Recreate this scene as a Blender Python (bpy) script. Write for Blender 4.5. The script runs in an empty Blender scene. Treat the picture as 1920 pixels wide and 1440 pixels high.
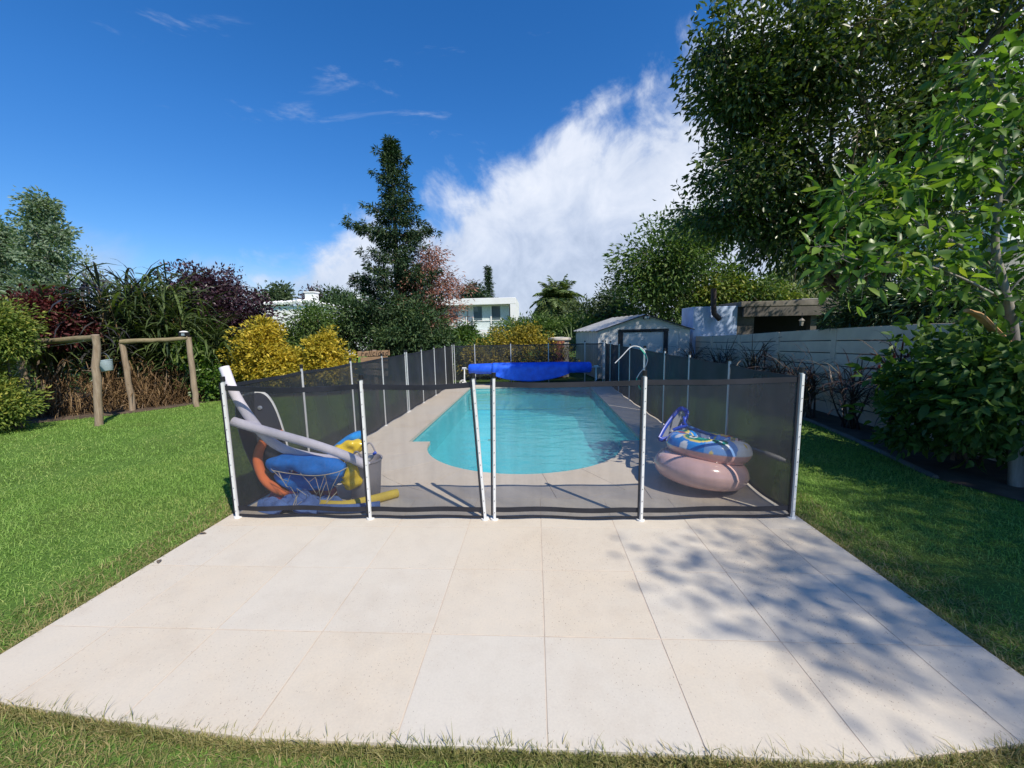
import bpy, math, random
import numpy as np
from mathutils import Matrix, Vector, Euler

S = bpy.context.scene
COL = S.collection

# ------------------------------------------------------------------ camera
cam_d = bpy.data.cameras.new('camera')
cam = bpy.data.objects.new('camera', cam_d)
COL.objects.link(cam)
S.camera = cam
cam_d.sensor_fit = 'HORIZONTAL'
cam_d.sensor_width = 36.0
cam_d.lens = 36.0 * 764.9 / 1920.0
cam_d.clip_start = 0.05
cam_d.clip_end = 2000.0
YAW, PITCH, ROLL = 0.0584, -0.1293, -0.0209
fw = Vector((-math.sin(YAW) * math.cos(PITCH), math.cos(YAW) * math.cos(PITCH), math.sin(PITCH)))
r0 = Vector((math.cos(YAW), math.sin(YAW), 0))
u0 = r0.cross(fw)
rt = r0 * math.cos(ROLL) + u0 * math.sin(ROLL)
up = u0 * math.cos(ROLL) - r0 * math.sin(ROLL)
CAM = Vector((-0.0276, -3.1606, 1.5965))
cam.matrix_world = Matrix(((rt.x, up.x, -fw.x, CAM.x), (rt.y, up.y, -fw.y, CAM.y),
                           (rt.z, up.z, -fw.z, CAM.z), (0, 0, 0, 1)))

# ------------------------------------------------------------------ light
SUN_EL = math.radians(48)
SUN_AZ = math.radians(137)          # clockwise from +Y: behind the camera and to the right
sun_dir = Vector((math.sin(SUN_AZ) * math.cos(SUN_EL), math.cos(SUN_AZ) * math.cos(SUN_EL), math.sin(SUN_EL)))
sl = bpy.data.lights.new('sun', 'SUN')
sl.energy = 3.4
sl.angle = math.radians(0.53)
sl.color = (1.0, 0.92, 0.79)
sun = bpy.data.objects.new('sun', sl)
COL.objects.link(sun)
sun.rotation_euler = sun_dir.to_track_quat('Z', 'Y').to_euler()

S.view_settings.view_transform = 'Standard'
S.view_settings.look = 'None'
S.view_settings.gamma = 1.0
S.view_settings.use_curve_mapping = False
S.view_settings.exposure = 0.72

S.render.engine = 'CYCLES'
S.cycles.max_bounces = 7
S.cycles.diffuse_bounces = 3
S.cycles.glossy_bounces = 3
S.cycles.transmission_bounces = 5
S.cycles.transparent_max_bounces = 24
S.cycles.sample_clamp_indirect = 6
S.cycles.caustics_reflective = False
S.cycles.caustics_refractive = False
S.cycles.use_denoising = True

# ------------------------------------------------------------------ node helpers
class NT:
    def __init__(s, tree):
        s.t = tree
        s.n = tree.nodes
        s.n.clear()
    def new(s, kind, **kw):
        nd = s.n.new(kind)
        for k, v in kw.items():
            setattr(nd, k, v)
        return nd
    def link(s, a, b):
        s.t.links.new(a, b)
    def setin(s, sock, v):
        if hasattr(v, 'links') or isinstance(v, bpy.types.NodeSocket):
            s.link(v, sock)
        else:
            sock.default_value = v
    def math(s, op, a, b=0.0, clamp=False):
        m = s.new('ShaderNodeMath', operation=op, use_clamp=clamp)
        s.setin(m.inputs[0], a)
        s.setin(m.inputs[1], b)
        return m.outputs[0]
    def vmath(s, op, a, b=None):
        m = s.new('ShaderNodeVectorMath', operation=op)
        s.setin(m.inputs[0], a)
        if b is not None:
            s.setin(m.inputs[1], b)
        return m.outputs['Value'] if op in ('DOT_PRODUCT', 'LENGTH') else m.outputs[0]
    def noise(s, vec, scale, detail=4.0, rough=0.55, dist=0.0, dim='3D'):
        m = s.new('ShaderNodeTexNoise', noise_dimensions=dim)
        if vec is not None:
            s.link(vec, m.inputs['Vector'])
        m.inputs['Scale'].default_value = scale
        m.inputs['Detail'].default_value = detail
        m.inputs['Roughness'].default_value = rough
        m.inputs['Distortion'].default_value = dist
        return m.outputs['Fac']
    def ramp(s, fac, stops, interp='LINEAR'):
        r = s.new('ShaderNodeValToRGB')
        r.color_ramp.interpolation = interp
        e = r.color_ramp.elements
        while len(e) > 1:
            e.remove(e[-1])
        for i, (p, c) in enumerate(stops):
            x = e[0] if i == 0 else e.new(p)
            x.position = p
            x.color = (c, c, c, 1) if isinstance(c, (int, float)) else (c[0], c[1], c[2], 1)
        s.link(fac, r.inputs[0])
        return r.outputs[0]
    def maprange(s, v, a, b, c=0.0, d=1.0, smooth=False):
        m = s.new('ShaderNodeMapRange')
        if smooth:
            m.interpolation_type = 'SMOOTHSTEP'
        s.setin(m.inputs[0], v)
        for i, q in enumerate((a, b, c, d)):
            s.setin(m.inputs[i + 1], q)
        return m.outputs[0]
    def mix(s, fac, a, b, mode='MIX'):
        m = s.new('ShaderNodeMix', data_type='RGBA', blend_type=mode)
        s.setin(m.inputs[0], fac)
        for sock, v in ((m.inputs[6], a), (m.inputs[7], b)):
            if isinstance(v, (tuple, list)):
                sock.default_value = (v[0], v[1], v[2], 1)
            else:
                s.link(v, sock)
        return m.outputs[2]

# ------------------------------------------------------------------ sky
W = bpy.data.worlds.new('World')
S.world = W
W.use_nodes = True
w = NT(W.node_tree)
sky = w.new('ShaderNodeTexSky', sky_type='NISHITA')
sky.sun_disc = False
sky.sun_elevation = SUN_EL
sky.sun_rotation = SUN_AZ
sky.air_density = 1.0
sky.dust_density = 0.2
sky.ozone_density = 4.0
SKY_STRENGTH = 0.10
tc = w.new('ShaderNodeTexCoord')
dirv = tc.outputs['Generated']
sep = w.new('ShaderNodeSeparateXYZ')
w.link(dirv, sep.inputs[0])
zpos = w.math('MAXIMUM', sep.outputs[2], 0.0)
den = w.math('ADD', zpos, 0.16)
comb = w.new('ShaderNodeCombineXYZ')
w.link(w.math('DIVIDE', sep.outputs[0], den), comb.inputs[0])
w.link(w.math('DIVIDE', sep.outputs[1], den), comb.inputs[1])
w.link(w.math('MULTIPLY', sep.outputs[2], 2.0), comb.inputs[2])
pl = comb.outputs[0]
# the bank: cloud cover that fills the sky beyond a great circle, its edge broken by noise
bank_n = Vector((0.347, 0.372, -0.861))
side = w.vmath('DOT_PRODUCT', dirv, tuple(bank_n))
n1 = w.noise(pl, 1.3, 9, 0.6, 0.35)
n2 = w.noise(dirv, 4.2, 8, 0.58, 0.4)
n3 = w.noise(dirv, 2.1, 6, 0.55, 0.2)
n4 = w.noise(dirv, 9.5, 7, 0.6, 0.5)
edge = w.math('ADD', w.math('ADD', side, -0.015), w.math('MULTIPLY', w.math('SUBTRACT', n2, 0.5), 0.62))
edge = w.math('ADD', edge, w.math('MULTIPLY', w.math('SUBTRACT', n4, 0.5), 0.22))
bank = w.maprange(edge, -0.05, 0.10, 0, 1, True)
# thin wisps over the open blue
wv = w.new('ShaderNodeMapping')
w.link(dirv, wv.inputs[0])
wv.inputs['Scale'].default_value = (2.2, 2.2, 9.0)
wv.inputs['Location'].default_value = (0.55, 0.3, 0.05)
wn = w.noise(wv.outputs[0], 1.5, 6, 0.62, 0.5)
wisp = w.math('MULTIPLY', w.maprange(wn, 0.60, 0.80, 0, 1, True), 0.45)
# pale horizon haze band of cloud
low = w.math('MULTIPLY', w.maprange(w.math('ADD', sep.outputs[2], w.math('MULTIPLY', w.math('SUBTRACT', n2, 0.5), 0.35)), 0.16, 0.05, 0, 1, True), w.maprange(w.math('ADD', side, w.math('MULTIPLY', n3, 0.3)), -0.30, 0.10, 0.10, 1.0, True))
cover = w.math('MAXIMUM', w.math('MAXIMUM', bank, wisp), w.math('MULTIPLY', low, 0.8))
cover = w.math('MULTIPLY', cover, 0.94)
cl_fac = w.math('ADD', w.math('MULTIPLY', n2, 0.45), w.math('ADD', w.math('MULTIPLY', n3, 0.2), w.math('MULTIPLY', n4, 0.35)))
cl_fac = w.math('SUBTRACT', cl_fac, w.math('MULTIPLY', w.maprange(sep.outputs[2], 0.30, 0.02, 0, 1), 0.10))
cloud = w.ramp(cl_fac, [(0.34, (0.27, 0.32, 0.42)), (0.43, (0.37, 0.42, 0.52)), (0.51, (0.46, 0.50, 0.58)), (0.64, (0.59, 0.61, 0.66))])
cloud = w.mix(1.0, cloud, (1 / SKY_STRENGTH, 1 / SKY_STRENGTH, 1 / SKY_STRENGTH), 'MULTIPLY')
hs = w.new('ShaderNodeHueSaturation')
hs.inputs['Saturation'].default_value = 1.30
hs.inputs['Value'].default_value = 1.0
w.link(sky.outputs[0], hs.inputs['Color'])
skycol = w.mix(cover, w.mix(1.0, hs.outputs[0], w.mix(w.maprange(sep.outputs[2], 0.0, 0.40), (0.66, 0.70, 0.80), (0.78, 0.85, 1.0)), 'MULTIPLY'), cloud)
bg = w.new('ShaderNodeBackground')
bg.inputs['Strength'].default_value = SKY_STRENGTH
w.link(skycol, bg.inputs['Color'])
wo = w.new('ShaderNodeOutputWorld')
w.link(bg.outputs[0], wo.inputs[0])

# ------------------------------------------------------------------ materials
def new_mat(name):
    m = bpy.data.materials.new(name)
    m.use_nodes = True
    return m, NT(m.node_tree)

def principled(nt, color, rough=0.6, metal=0.0, spec=0.4, normal=None, **kw):
    b = nt.new('ShaderNodeBsdfPrincipled')
    if isinstance(color, (tuple, list)):
        b.inputs['Base Color'].default_value = (color[0], color[1], color[2], 1)
    else:
        nt.link(color, b.inputs['Base Color'])
    nt.setin(b.inputs['Roughness'], rough)
    b.inputs['Metallic'].default_value = metal
    b.inputs['Specular IOR Level'].default_value = spec
    if normal is not None:
        nt.link(normal, b.inputs['Normal'])
    for k, v in kw.items():
        nt.setin(b.inputs[k], v)
    return b

def out(nt, sh):
    o = nt.new('ShaderNodeOutputMaterial')
    nt.link(sh, o.inputs[0])

def bump(nt, h, strength=0.3, dist=0.01):
    b = nt.new('ShaderNodeBump')
    b.inputs['Strength'].default_value = strength
    b.inputs['Distance'].default_value = dist
    nt.link(h, b.inputs['Height'])
    return b.outputs[0]

def objco(nt):
    return nt.new('ShaderNodeTexCoord').outputs['Object']

def plain(name, c, rough=0.6, metal=0.0, spec=0.4, var=0.12, scale=8.0, bumpy=0.0, c2=None):
    m, nt = new_mat(name)
    co = objco(nt)
    n = nt.noise(co, scale, 5, 0.6)
    lo = tuple(x * (1 - var) for x in c)
    hi = c2 if c2 else tuple(min(1, x * (1 + var)) for x in c)
    col = nt.ramp(n, [(0.3, lo), (0.7, hi)])
    nrm = bump(nt, nt.noise(co, scale * 8, 3), bumpy, 0.004) if bumpy else None
    out(nt, principled(nt, col, rough, metal, spec, nrm).outputs[0])
    return m

def foliage(name, stops, trans=0.30, rough=0.5, spec=0.3, nscale=1.2, tcol=None, nmix=0.35):
    m, nt = new_mat(name)
    geo = nt.new('ShaderNodeNewGeometry')
    rnd = geo.outputs['Random Per Island']
    n = nt.noise(objco(nt), nscale, 3, 0.6)
    f = nt.math('ADD', nt.math('MULTIPLY', rnd, 1 - nmix), nt.math('MULTIPLY', nt.maprange(n, 0.3, 0.7), nmix))
    col = nt.ramp(f, stops)
    b = principled(nt, col, rough, 0, spec)
    t = nt.new('ShaderNodeBsdfTranslucent')
    tc_ = nt.mix(1.0, col, tcol or (1.35, 1.5, 0.55), 'MULTIPLY')
    nt.link(tc_, t.inputs[0])
    mx = nt.new('ShaderNodeMixShader')
    mx.inputs[0].default_value = trans
    nt.link(b.outputs[0], mx.inputs[1])
    nt.link(t.outputs[0], mx.inputs[2])
    out(nt, mx.outputs[0])
    return m

def stone_mat(name, base, warm, speck=True, rough=0.75, dirt=0.0):
    """terrazzo-like reconstituted slab: each slab its own tint, small dark and rust chips, faint blotches"""
    m, nt = new_mat(name)
    geo = nt.new('ShaderNodeNewGeometry')
    co = geo.outputs['Position']
    oi = nt.new('ShaderNodeObjectInfo')
    big = nt.noise(co, 0.9, 4, 0.6)
    mid = nt.noise(co, 7, 5, 0.65)
    fine = nt.noise(co, 90, 3, 0.6)
    col = nt.mix(oi.outputs['Random'], base, warm)
    col = nt.mix(nt.maprange(big, 0.45, 0.75, 0, 0.5), col, tuple(x * y for x, y in zip(warm, (0.93, 0.85, 0.74))))
    col = nt.mix(nt.maprange(mid, 0.35, 0.7, 0, 0.35), col, tuple(x * 0.86 for x in base))
    col = nt.mix(nt.maprange(fine, 0.4, 0.75, 0, 0.25), col, tuple(x * 0.7 for x in base))
    if speck:
        for sc, th, cc in ((85, 0.12, (0.20, 0.16, 0.13)), (130, 0.16, (0.34, 0.24, 0.18)), (48, 0.075, (0.14, 0.12, 0.11))):
            v = nt.new('ShaderNodeTexVoronoi', feature='F1')
            mp = nt.new('ShaderNodeMapping')
            mp.inputs['Scale'].default_value = (1, 0.55, 1)
            mp.inputs['Rotation'].default_value = (0, 0, sc)
            nt.link(co, mp.inputs[0])
            nt.link(mp.outputs[0], v.inputs['Vector'])
            v.inputs['Scale'].default_value = sc
            v.inputs['Randomness'].default_value = 1
            sepc = nt.new('ShaderNodeSeparateColor')
            nt.link(v.outputs['Color'], sepc.inputs[0])
            thr = nt.math('MULTIPLY', nt.math('MULTIPLY', nt.maprange(sepc.outputs[0], 0.45, 1.0, 0, 1), nt.maprange(big, 0.35, 0.65, 0.45, 1.15)), th * 2)
            k = nt.maprange(nt.math('SUBTRACT', v.outputs['Distance'], thr), 0.0, -0.05, 0, 0.75)
            col = nt.mix(k, col, cc)
    if dirt:
        col = nt.mix(nt.maprange(nt.noise(co, 2.6, 6, 0.7), 0.5, 0.78, 0, dirt), col, (0.30, 0.22, 0.15))
    nrm = bump(nt, nt.math('ADD', nt.math('MULTIPLY', fine, 0.4), mid), 0.18, 0.004)
    out(nt, principled(nt, col, rough, 0, 0.3, nrm).outputs[0])
    return m

M = {}
M['tile'] = stone_mat('pale terrazzo slab', (0.59, 0.55, 0.475), (0.605, 0.53, 0.42), dirt=0.22)
M['deck'] = stone_mat('pool deck slab', (0.56, 0.515, 0.45), (0.58, 0.51, 0.42), dirt=0.22)
M['grout'] = plain('grout', (0.50, 0.42, 0.34), 0.9, var=0.25, scale=6)
M['soil'] = plain('soil', (0.09, 0.065, 0.045), 0.95, var=0.4, scale=4, bumpy=0.5)

def lawn_mat():
    m, nt = new_mat('lawn turf')
    geo = nt.new('ShaderNodeNewGeometry')
    co = geo.outputs['Position']
    a = nt.noise(co, 0.55, 4, 0.6)
    b = nt.noise(co, 3.5, 5, 0.7)
    c = nt.noise(co, 60, 4, 0.7)
    col = nt.ramp(b, [(0.3, (0.105, 0.205, 0.039)), (0.55, (0.148, 0.27, 0.053)), (0.75, (0.20, 0.305, 0.076))])
    col = nt.mix(nt.maprange(a, 0.5, 0.72, 0, 0.6), col, (0.13, 0.17, 0.04))
    col = nt.mix(nt.maprange(c, 0.35, 0.7, 0.5, 0), col, (0.03, 0.05, 0.012))
    out(nt, principled(nt, col, 0.9, 0, 0.1, bump(nt, c, 0.8, 0.03)).outputs[0])
    return m
M['lawn'] = lawn_mat()

def blade_mat(name, stops, dry, dry_lo, dry_hi, trans=0.3):
    m, nt = new_mat(name)
    geo = nt.new('ShaderNodeNewGeometry')
    co = geo.outputs['Position']
    rnd = geo.outputs['Random Per Island']
    a = nt.noise(co, 0.7, 4, 0.65)
    b = nt.noise(co, 5.0, 3, 0.6)
    f = nt.math('ADD', nt.math('MULTIPLY', rnd, 0.55), nt.math('MULTIPLY', nt.maprange(b, 0.3, 0.7), 0.45))
    col = nt.ramp(f, stops)
    k = nt.math('MULTIPLY', nt.maprange(a, dry_lo, dry_hi), nt.maprange(rnd, 0.15, 0.9))
    col = nt.mix(k, col, dry)
    bs = principled(nt, col, 0.55, 0, 0.25)
    t = nt.new('ShaderNodeBsdfTranslucent')
    nt.link(nt.mix(1.0, col, (1.3, 1.4, 0.6), 'MULTIPLY'), t.inputs[0])
    mx = nt.new('ShaderNodeMixShader')
    mx.inputs[0].default_value = trans
    nt.link(bs.outputs[0], mx.inputs[1])
    nt.link(t.outputs[0], mx.inputs[2])
    out(nt, mx.outputs[0])
    return m
M['blade'] = blade_mat('green grass', [(0.0, (0.15, 0.275, 0.05)), (0.5, (0.225, 0.385, 0.075)), (1.0, (0.33, 0.47, 0.13))], (0.46, 0.45, 0.17), 0.44, 0.80)
M['blade_dry'] = blade_mat('dry grass', [(0.0, (0.08, 0.12, 0.03)), (0.45, (0.20, 0.21, 0.065)), (1.0, (0.40, 0.34, 0.16))], (0.45, 0.35, 0.18), 0.40, 0.65)
M['straw'] = foliage('dry straw', [(0, (0.07, 0.04, 0.02)), (0.5, (0.17, 0.105, 0.05)), (1, (0.36, 0.25, 0.13))], 0.2, tcol=(1, 0.9, 0.7))

def mesh_cloth(name, t0, col):
    """woven pool-fence netting: the clear share of a thin weave falls off with the slant of the path through it"""
    m, nt = new_mat(name)
    geo = nt.new('ShaderNodeNewGeometry')
    d = nt.math('ABSOLUTE', nt.vmath('DOT_PRODUCT', geo.outputs['Incoming'], geo.outputs['Normal']))
    d = nt.math('MAXIMUM', d, 0.12)
    t = nt.math('POWER', t0, nt.math('DIVIDE', 1.0, d))
    co = objco(nt)
    v = nt.noise(co, 3.0, 3, 0.6)
    mp = nt.new('ShaderNodeMapping')
    mp.inputs['Rotation'].default_value = (0, 0.7, 0)
    mp.inputs['Scale'].default_value = (9, 9, 1.3)
    nt.link(co, mp.inputs[0])
    t = nt.math('MULTIPLY', t, nt.maprange(nt.noise(mp.outputs[0], 1.0, 4, 0.6), 0.3, 0.7, 1.06, 0.88))
    tr = nt.new('ShaderNodeBsdfTransparent')
    df = principled(nt, nt.ramp(v, [(0.3, col), (0.7, tuple(x * 1.5 for x in col))]), 0.55, 0, 0.35)
    mx = nt.new('ShaderNodeMixShader')
    nt.link(t, mx.inputs[0])
    nt.link(df.outputs[0], mx.inputs[1])
    nt.link(tr.outputs[0], mx.inputs[2])
    out(nt, mx.outputs[0])
    return m
M['mesh'] = mesh_cloth('black fence netting', 0.74, (0.04, 0.041, 0.047))
M['mesh_far'] = mesh_cloth('black fence netting denser', 0.42, (0.018, 0.020, 0.024))
M['hem'] = plain('black webbing', (0.016, 0.017, 0.024), 0.6, var=0.3)
M['black'] = plain('black plastic', (0.012, 0.012, 0.014), 0.45, var=0.2)
M['alu'] = plain('painted aluminium', (0.54, 0.55, 0.56), 0.38, 0.25, 0.5, var=0.08, scale=14)
M['white'] = plain('white plastic', (0.74, 0.74, 0.72), 0.45, var=0.06)
M['steel'] = plain('steel', (0.55, 0.56, 0.57), 0.3, 0.8, var=0.1)

def water_mat():
    m, nt = new_mat('pool water')
    geo = nt.new('ShaderNodeNewGeometry')
    co = geo.outputs['Position']
    mp = nt.new('ShaderNodeMapping')
    mp.inputs['Rotation'].default_value = (0, 0, 0.5)
    mp.inputs['Scale'].default_value = (0.7, 1.5, 1)
    nt.link(co, mp.inputs[0])
    a = nt.noise(mp.outputs[0], 2.6, 3, 0.5, 0.6)
    b = nt.noise(mp.outputs[0], 14, 3, 0.6, 0.5)
    h = nt.math('ADD', a, nt.math('MULTIPLY', b, 0.16))
    nrm = bump(nt, h, 0.24, 0.06)
    fr = nt.new('ShaderNodeFresnel')
    fr.inputs['IOR'].default_value = 1.33
    nt.link(nrm, fr.inputs['Normal'])
    tr0 = nt.new('ShaderNodeBsdfTransparent')
    tr0.inputs[0].default_value = (0.78, 0.97, 0.985, 1)
    # fine matter in the water scatters part of the light back
    sc_ = nt.new('ShaderNodeBsdfDiffuse')
    sc_.inputs[0].default_value = (0.11, 0.62, 0.70, 1)
    tr = nt.new('ShaderNodeMixShader')
    tr.inputs[0].default_value = 0.36
    nt.link(tr0.outputs[0], tr.inputs[1])
    nt.link(sc_.outputs[0], tr.inputs[2])
    gl = nt.new('ShaderNodeBsdfGlossy')
    gl.inputs['Roughness'].default_value = 0.03
    nt.link(nrm, gl.inputs['Normal'])
    mx = nt.new('ShaderNodeMixShader')
    nt.link(fr.outputs[0], mx.inputs[0])
    nt.link(tr.outputs[0], mx.inputs[1])
    nt.link(gl.outputs[0], mx.inputs[2])
    out(nt, mx.outputs[0])
    return m
M['water'] = water_mat()

def pool_mat():
    """turquoise pool paint mottled at random between two close tones"""
    m, nt = new_mat('pool paint')
    geo = nt.new('ShaderNodeNewGeometry')
    co = geo.outputs['Position']
    n = nt.noise(co, 1.4, 4, 0.6)
    col = nt.ramp(n, [(0.3, (0.17, 0.72, 0.82)), (0.7, (0.22, 0.78, 0.86))])
    out(nt, principled(nt, col, 0.6, 0, 0.2).outputs[0])
    return m
M['pool'] = pool_mat()
M['pool_step'] = plain('pale pool step', (0.62, 0.72, 0.60), 0.6, var=0.1)

def wood_mat(name, a, b, scale=6.0, axis=2, rough=0.8):
    m, nt = new_mat(name)
    co = objco(nt)
    mp = nt.new('ShaderNodeMapping')
    sc = [scale * 5, scale * 5, scale * 5]
    sc[axis] = scale * 0.5
    mp.inputs['Scale'].default_value = sc
    nt.link(co, mp.inputs[0])
    n = nt.noise(mp.outputs[0], 1.0, 6, 0.65, 0.6)
    n2 = nt.noise(co, 2.5, 4)
    col = nt.ramp(n, [(0.3, a), (0.7, b)])
    col = nt.mix(nt.maprange(n2, 0.4, 0.7, 0, 0.35), col, tuple(x * 0.7 for x in a))
    out(nt, principled(nt, col, rough, 0, 0.25, bump(nt, n, 0.5, 0.01)).outputs[0])
    return m
M['log'] = wood_mat('weathered round timber', (0.23, 0.165, 0.11), (0.40, 0.32, 0.235))
M['log_beam'] = wood_mat('mossy beam timber', (0.16, 0.13, 0.07), (0.30, 0.25, 0.145), axis=0)
M['sign'] = wood_mat('sign board', (0.27, 0.155, 0.085), (0.42, 0.27, 0.16), axis=0)
M['sign_grey'] = wood_mat('grey sign board', (0.24, 0.19, 0.15), (0.37, 0.30, 0.24), axis=0)
M['ink'] = plain('burnt lettering', (0.035, 0.02, 0.014), 0.8)
M['bark'] = wood_mat('bark', (0.10, 0.075, 0.055), (0.22, 0.175, 0.13), 4)
M['bark_pale'] = wood_mat('pale bark', (0.20, 0.18, 0.155), (0.36, 0.33, 0.29), 4)
M['cutwood'] = wood_mat('split wood', (0.38, 0.20, 0.085), (0.52, 0.32, 0.16), 4, axis=0)

# foliage
M['leaf_big'] = foliage('dark broadleaf', [(0, (0.03, 0.06, 0.02)), (0.5, (0.065, 0.105, 0.026)), (0.84, (0.125, 0.155, 0.036)), (1, (0.24, 0.22, 0.05))], 0.32, 0.32, 0.5)
M['leaf_citrus'] = foliage('citrus leaf', [(0, (0.03, 0.08, 0.02)), (0.5, (0.085, 0.17, 0.032)), (0.85, (0.19, 0.29, 0.05)), (1, (0.42, 0.40, 0.06))], 0.42, 0.38, 0.45)
M['leaf_mid'] = foliage('mid green leaf', [(0, (0.03, 0.075, 0.018)), (0.6, (0.075, 0.15, 0.03)), (1, (0.18, 0.25, 0.05))], 0.3)
M['leaf_bushy'] = foliage('bushy green leaf', [(0, (0.04, 0.085, 0.025)), (0.6, (0.095, 0.165, 0.04)), (1, (0.22, 0.28, 0.08))], 0.3)
M['leaf_laurel'] = foliage('laurel leaf', [(0, (0.018, 0.045, 0.018)), (0.6, (0.04, 0.085, 0.03)), (1, (0.09, 0.14, 0.05))], 0.2, 0.3, 0.5)
M['needle'] = foliage('conifer needles', [(0, (0.016, 0.040, 0.022)), (0.6, (0.042, 0.082, 0.036)), (0.92, (0.09, 0.125, 0.042)), (1, (0.16, 0.16, 0.05))], 0.12, 0.55)
M['needle_low'] = foliage('low conifer needles', [(0, (0.022, 0.050, 0.022)), (0.6, (0.055, 0.105, 0.038)), (1, (0.13, 0.17, 0.05))], 0.15, 0.55)
M['golden'] = foliage('golden conifer', [(0, (0.16, 0.17, 0.02)), (0.4, (0.42, 0.36, 0.04)), (0.8, (0.68, 0.53, 0.07)), (1, (0.74, 0.55, 0.10))], 0.38, 0.55, tcol=(1.2, 1.1, 0.5))
M['golden_green'] = foliage('gold tipped conifer', [(0, (0.06, 0.11, 0.022)), (0.6, (0.16, 0.22, 0.04)), (0.9, (0.34, 0.33, 0.06)), (1, (0.55, 0.40, 0.08))], 0.25, 0.55)
M['yellow'] = foliage('yellow flowering bush', [(0, (0.10, 0.11, 0.02)), (0.4, (0.25, 0.22, 0.03)), (1, (0.58, 0.44, 0.05))], 0.25, tcol=(1.2, 1.1, 0.5))
M['plum'] = foliage('purple plum leaf', [(0, (0.022, 0.012, 0.018)), (0.6, (0.055, 0.028, 0.042)), (0.9, (0.10, 0.055, 0.075)), (1, (0.17, 0.11, 0.11))], 0.22, 0.38, 0.5, tcol=(1.6, 0.7, 0.8))
M['burgundy'] = foliage('burgundy leaf', [(0, (0.045, 0.012, 0.014)), (0.6, (0.10, 0.028, 0.028)), (1, (0.19, 0.06, 0.05))], 0.3, tcol=(1.6, 0.6, 0.6))
M['rust'] = foliage('rust coloured needles', [(0, (0.17, 0.075, 0.055)), (0.6, (0.34, 0.165, 0.12)), (1, (0.55, 0.32, 0.25))], 0.2, tcol=(1.3, 0.9, 0.7))
M['cane'] = foliage('cane blades', [(0, (0.03, 0.045, 0.028)), (0.5, (0.065, 0.095, 0.036)), (0.8, (0.13, 0.18, 0.055)), (1, (0.30, 0.35, 0.13))], 0.3, 0.4)
M['cane_dark'] = foliage('dark cane blades', [(0, (0.022, 0.02, 0.026)), (0.6, (0.045, 0.045, 0.05)), (1, (0.10, 0.10, 0.085))], 0.2, 0.35, 0.5)
M['wallgrass'] = foliage('purple grass', [(0, (0.035, 0.022, 0.026)), (0.5, (0.075, 0.052, 0.048)), (0.8, (0.15, 0.125, 0.085)), (1, (0.42, 0.36, 0.26))], 0.2, 0.4, tcol=(1.4, 0.9, 0.8))
M['plume'] = foliage('red plume', [(0, (0.12, 0.03, 0.03)), (1, (0.24, 0.09, 0.08))], 0.3, tcol=(1.4, 0.7, 0.7))
M['palm'] = foliage('palm leaflets', [(0, (0.08, 0.13, 0.05)), (0.6, (0.16, 0.23, 0.08)), (1, (0.34, 0.38, 0.15))], 0.2, 0.4)
M['yucca'] = foliage('yucca blades', [(0, (0.06, 0.10, 0.045)), (0.6, (0.13, 0.18, 0.07)), (1, (0.26, 0.29, 0.14))], 0.2, 0.4)
M['poplar'] = foliage('silvery leaf', [(0, (0.09, 0.14, 0.085)), (0.6, (0.18, 0.25, 0.16)), (1, (0.38, 0.45, 0.36))], 0.3)
M['willow'] = foliage('pale drooping leaf', [(0, (0.10, 0.13, 0.05)), (0.6, (0.18, 0.22, 0.09)), (1, (0.30, 0.33, 0.18))], 0.3)
M['far_green'] = foliage('far green leaf', [(0, (0.035, 0.062, 0.032)), (0.6, (0.07, 0.11, 0.05)), (1, (0.14, 0.18, 0.08))], 0.25)

# buildings
M['house'] = plain('white render', (0.78, 0.78, 0.77), 0.85, var=0.05, scale=1.5, bumpy=0.1)
M['bluewhite'] = plain('bluish limewash', (0.44, 0.54, 0.74), 0.9, var=0.16, scale=3, bumpy=0.3)
M['darkwall'] = plain('sooty render', (0.10, 0.09, 0.08), 0.9, var=0.4, scale=3, bumpy=0.3)
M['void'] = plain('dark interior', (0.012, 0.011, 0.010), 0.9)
M['roofslab'] = plain('mossy concrete slab', (0.15, 0.135, 0.115), 0.95, var=0.35, scale=4, bumpy=0.4)
M['pipe'] = plain('rusty flue', (0.055, 0.035, 0.03), 0.6, var=0.4, scale=10)
M['plank_wall'] = plain('cast concrete plank', (0.70, 0.56, 0.42), 0.9, var=0.14, scale=2.2, bumpy=0.35)
M['shed_roof'] = plain('galvanised roof', (0.52, 0.50, 0.46), 0.45, 0.35, var=0.2, scale=3)
M['shed'] = plain('pale painted sheet metal', (0.62, 0.62, 0.60), 0.5, 0.1, var=0.06, scale=2)
M['shed_dark'] = plain('dark trim', (0.035, 0.032, 0.036), 0.5)
M['glass'] = plain('window glass', (0.09, 0.13, 0.15), 0.05, 0, 0.9, var=0.05)
M['curtain'] = plain('curtain', (0.55, 0.62, 0.60), 0.8, var=0.15, scale=9)
M['brick_red'] = plain('red brick', (0.30, 0.115, 0.075), 0.85, var=0.3, scale=5, bumpy=0.3)
M['cement'] = plain('grey cement', (0.30, 0.29, 0.27), 0.9, var=0.2, scale=4, bumpy=0.3)
M['cap_pale'] = plain('pale cap', (0.55, 0.50, 0.43), 0.85, var=0.1)

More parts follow.
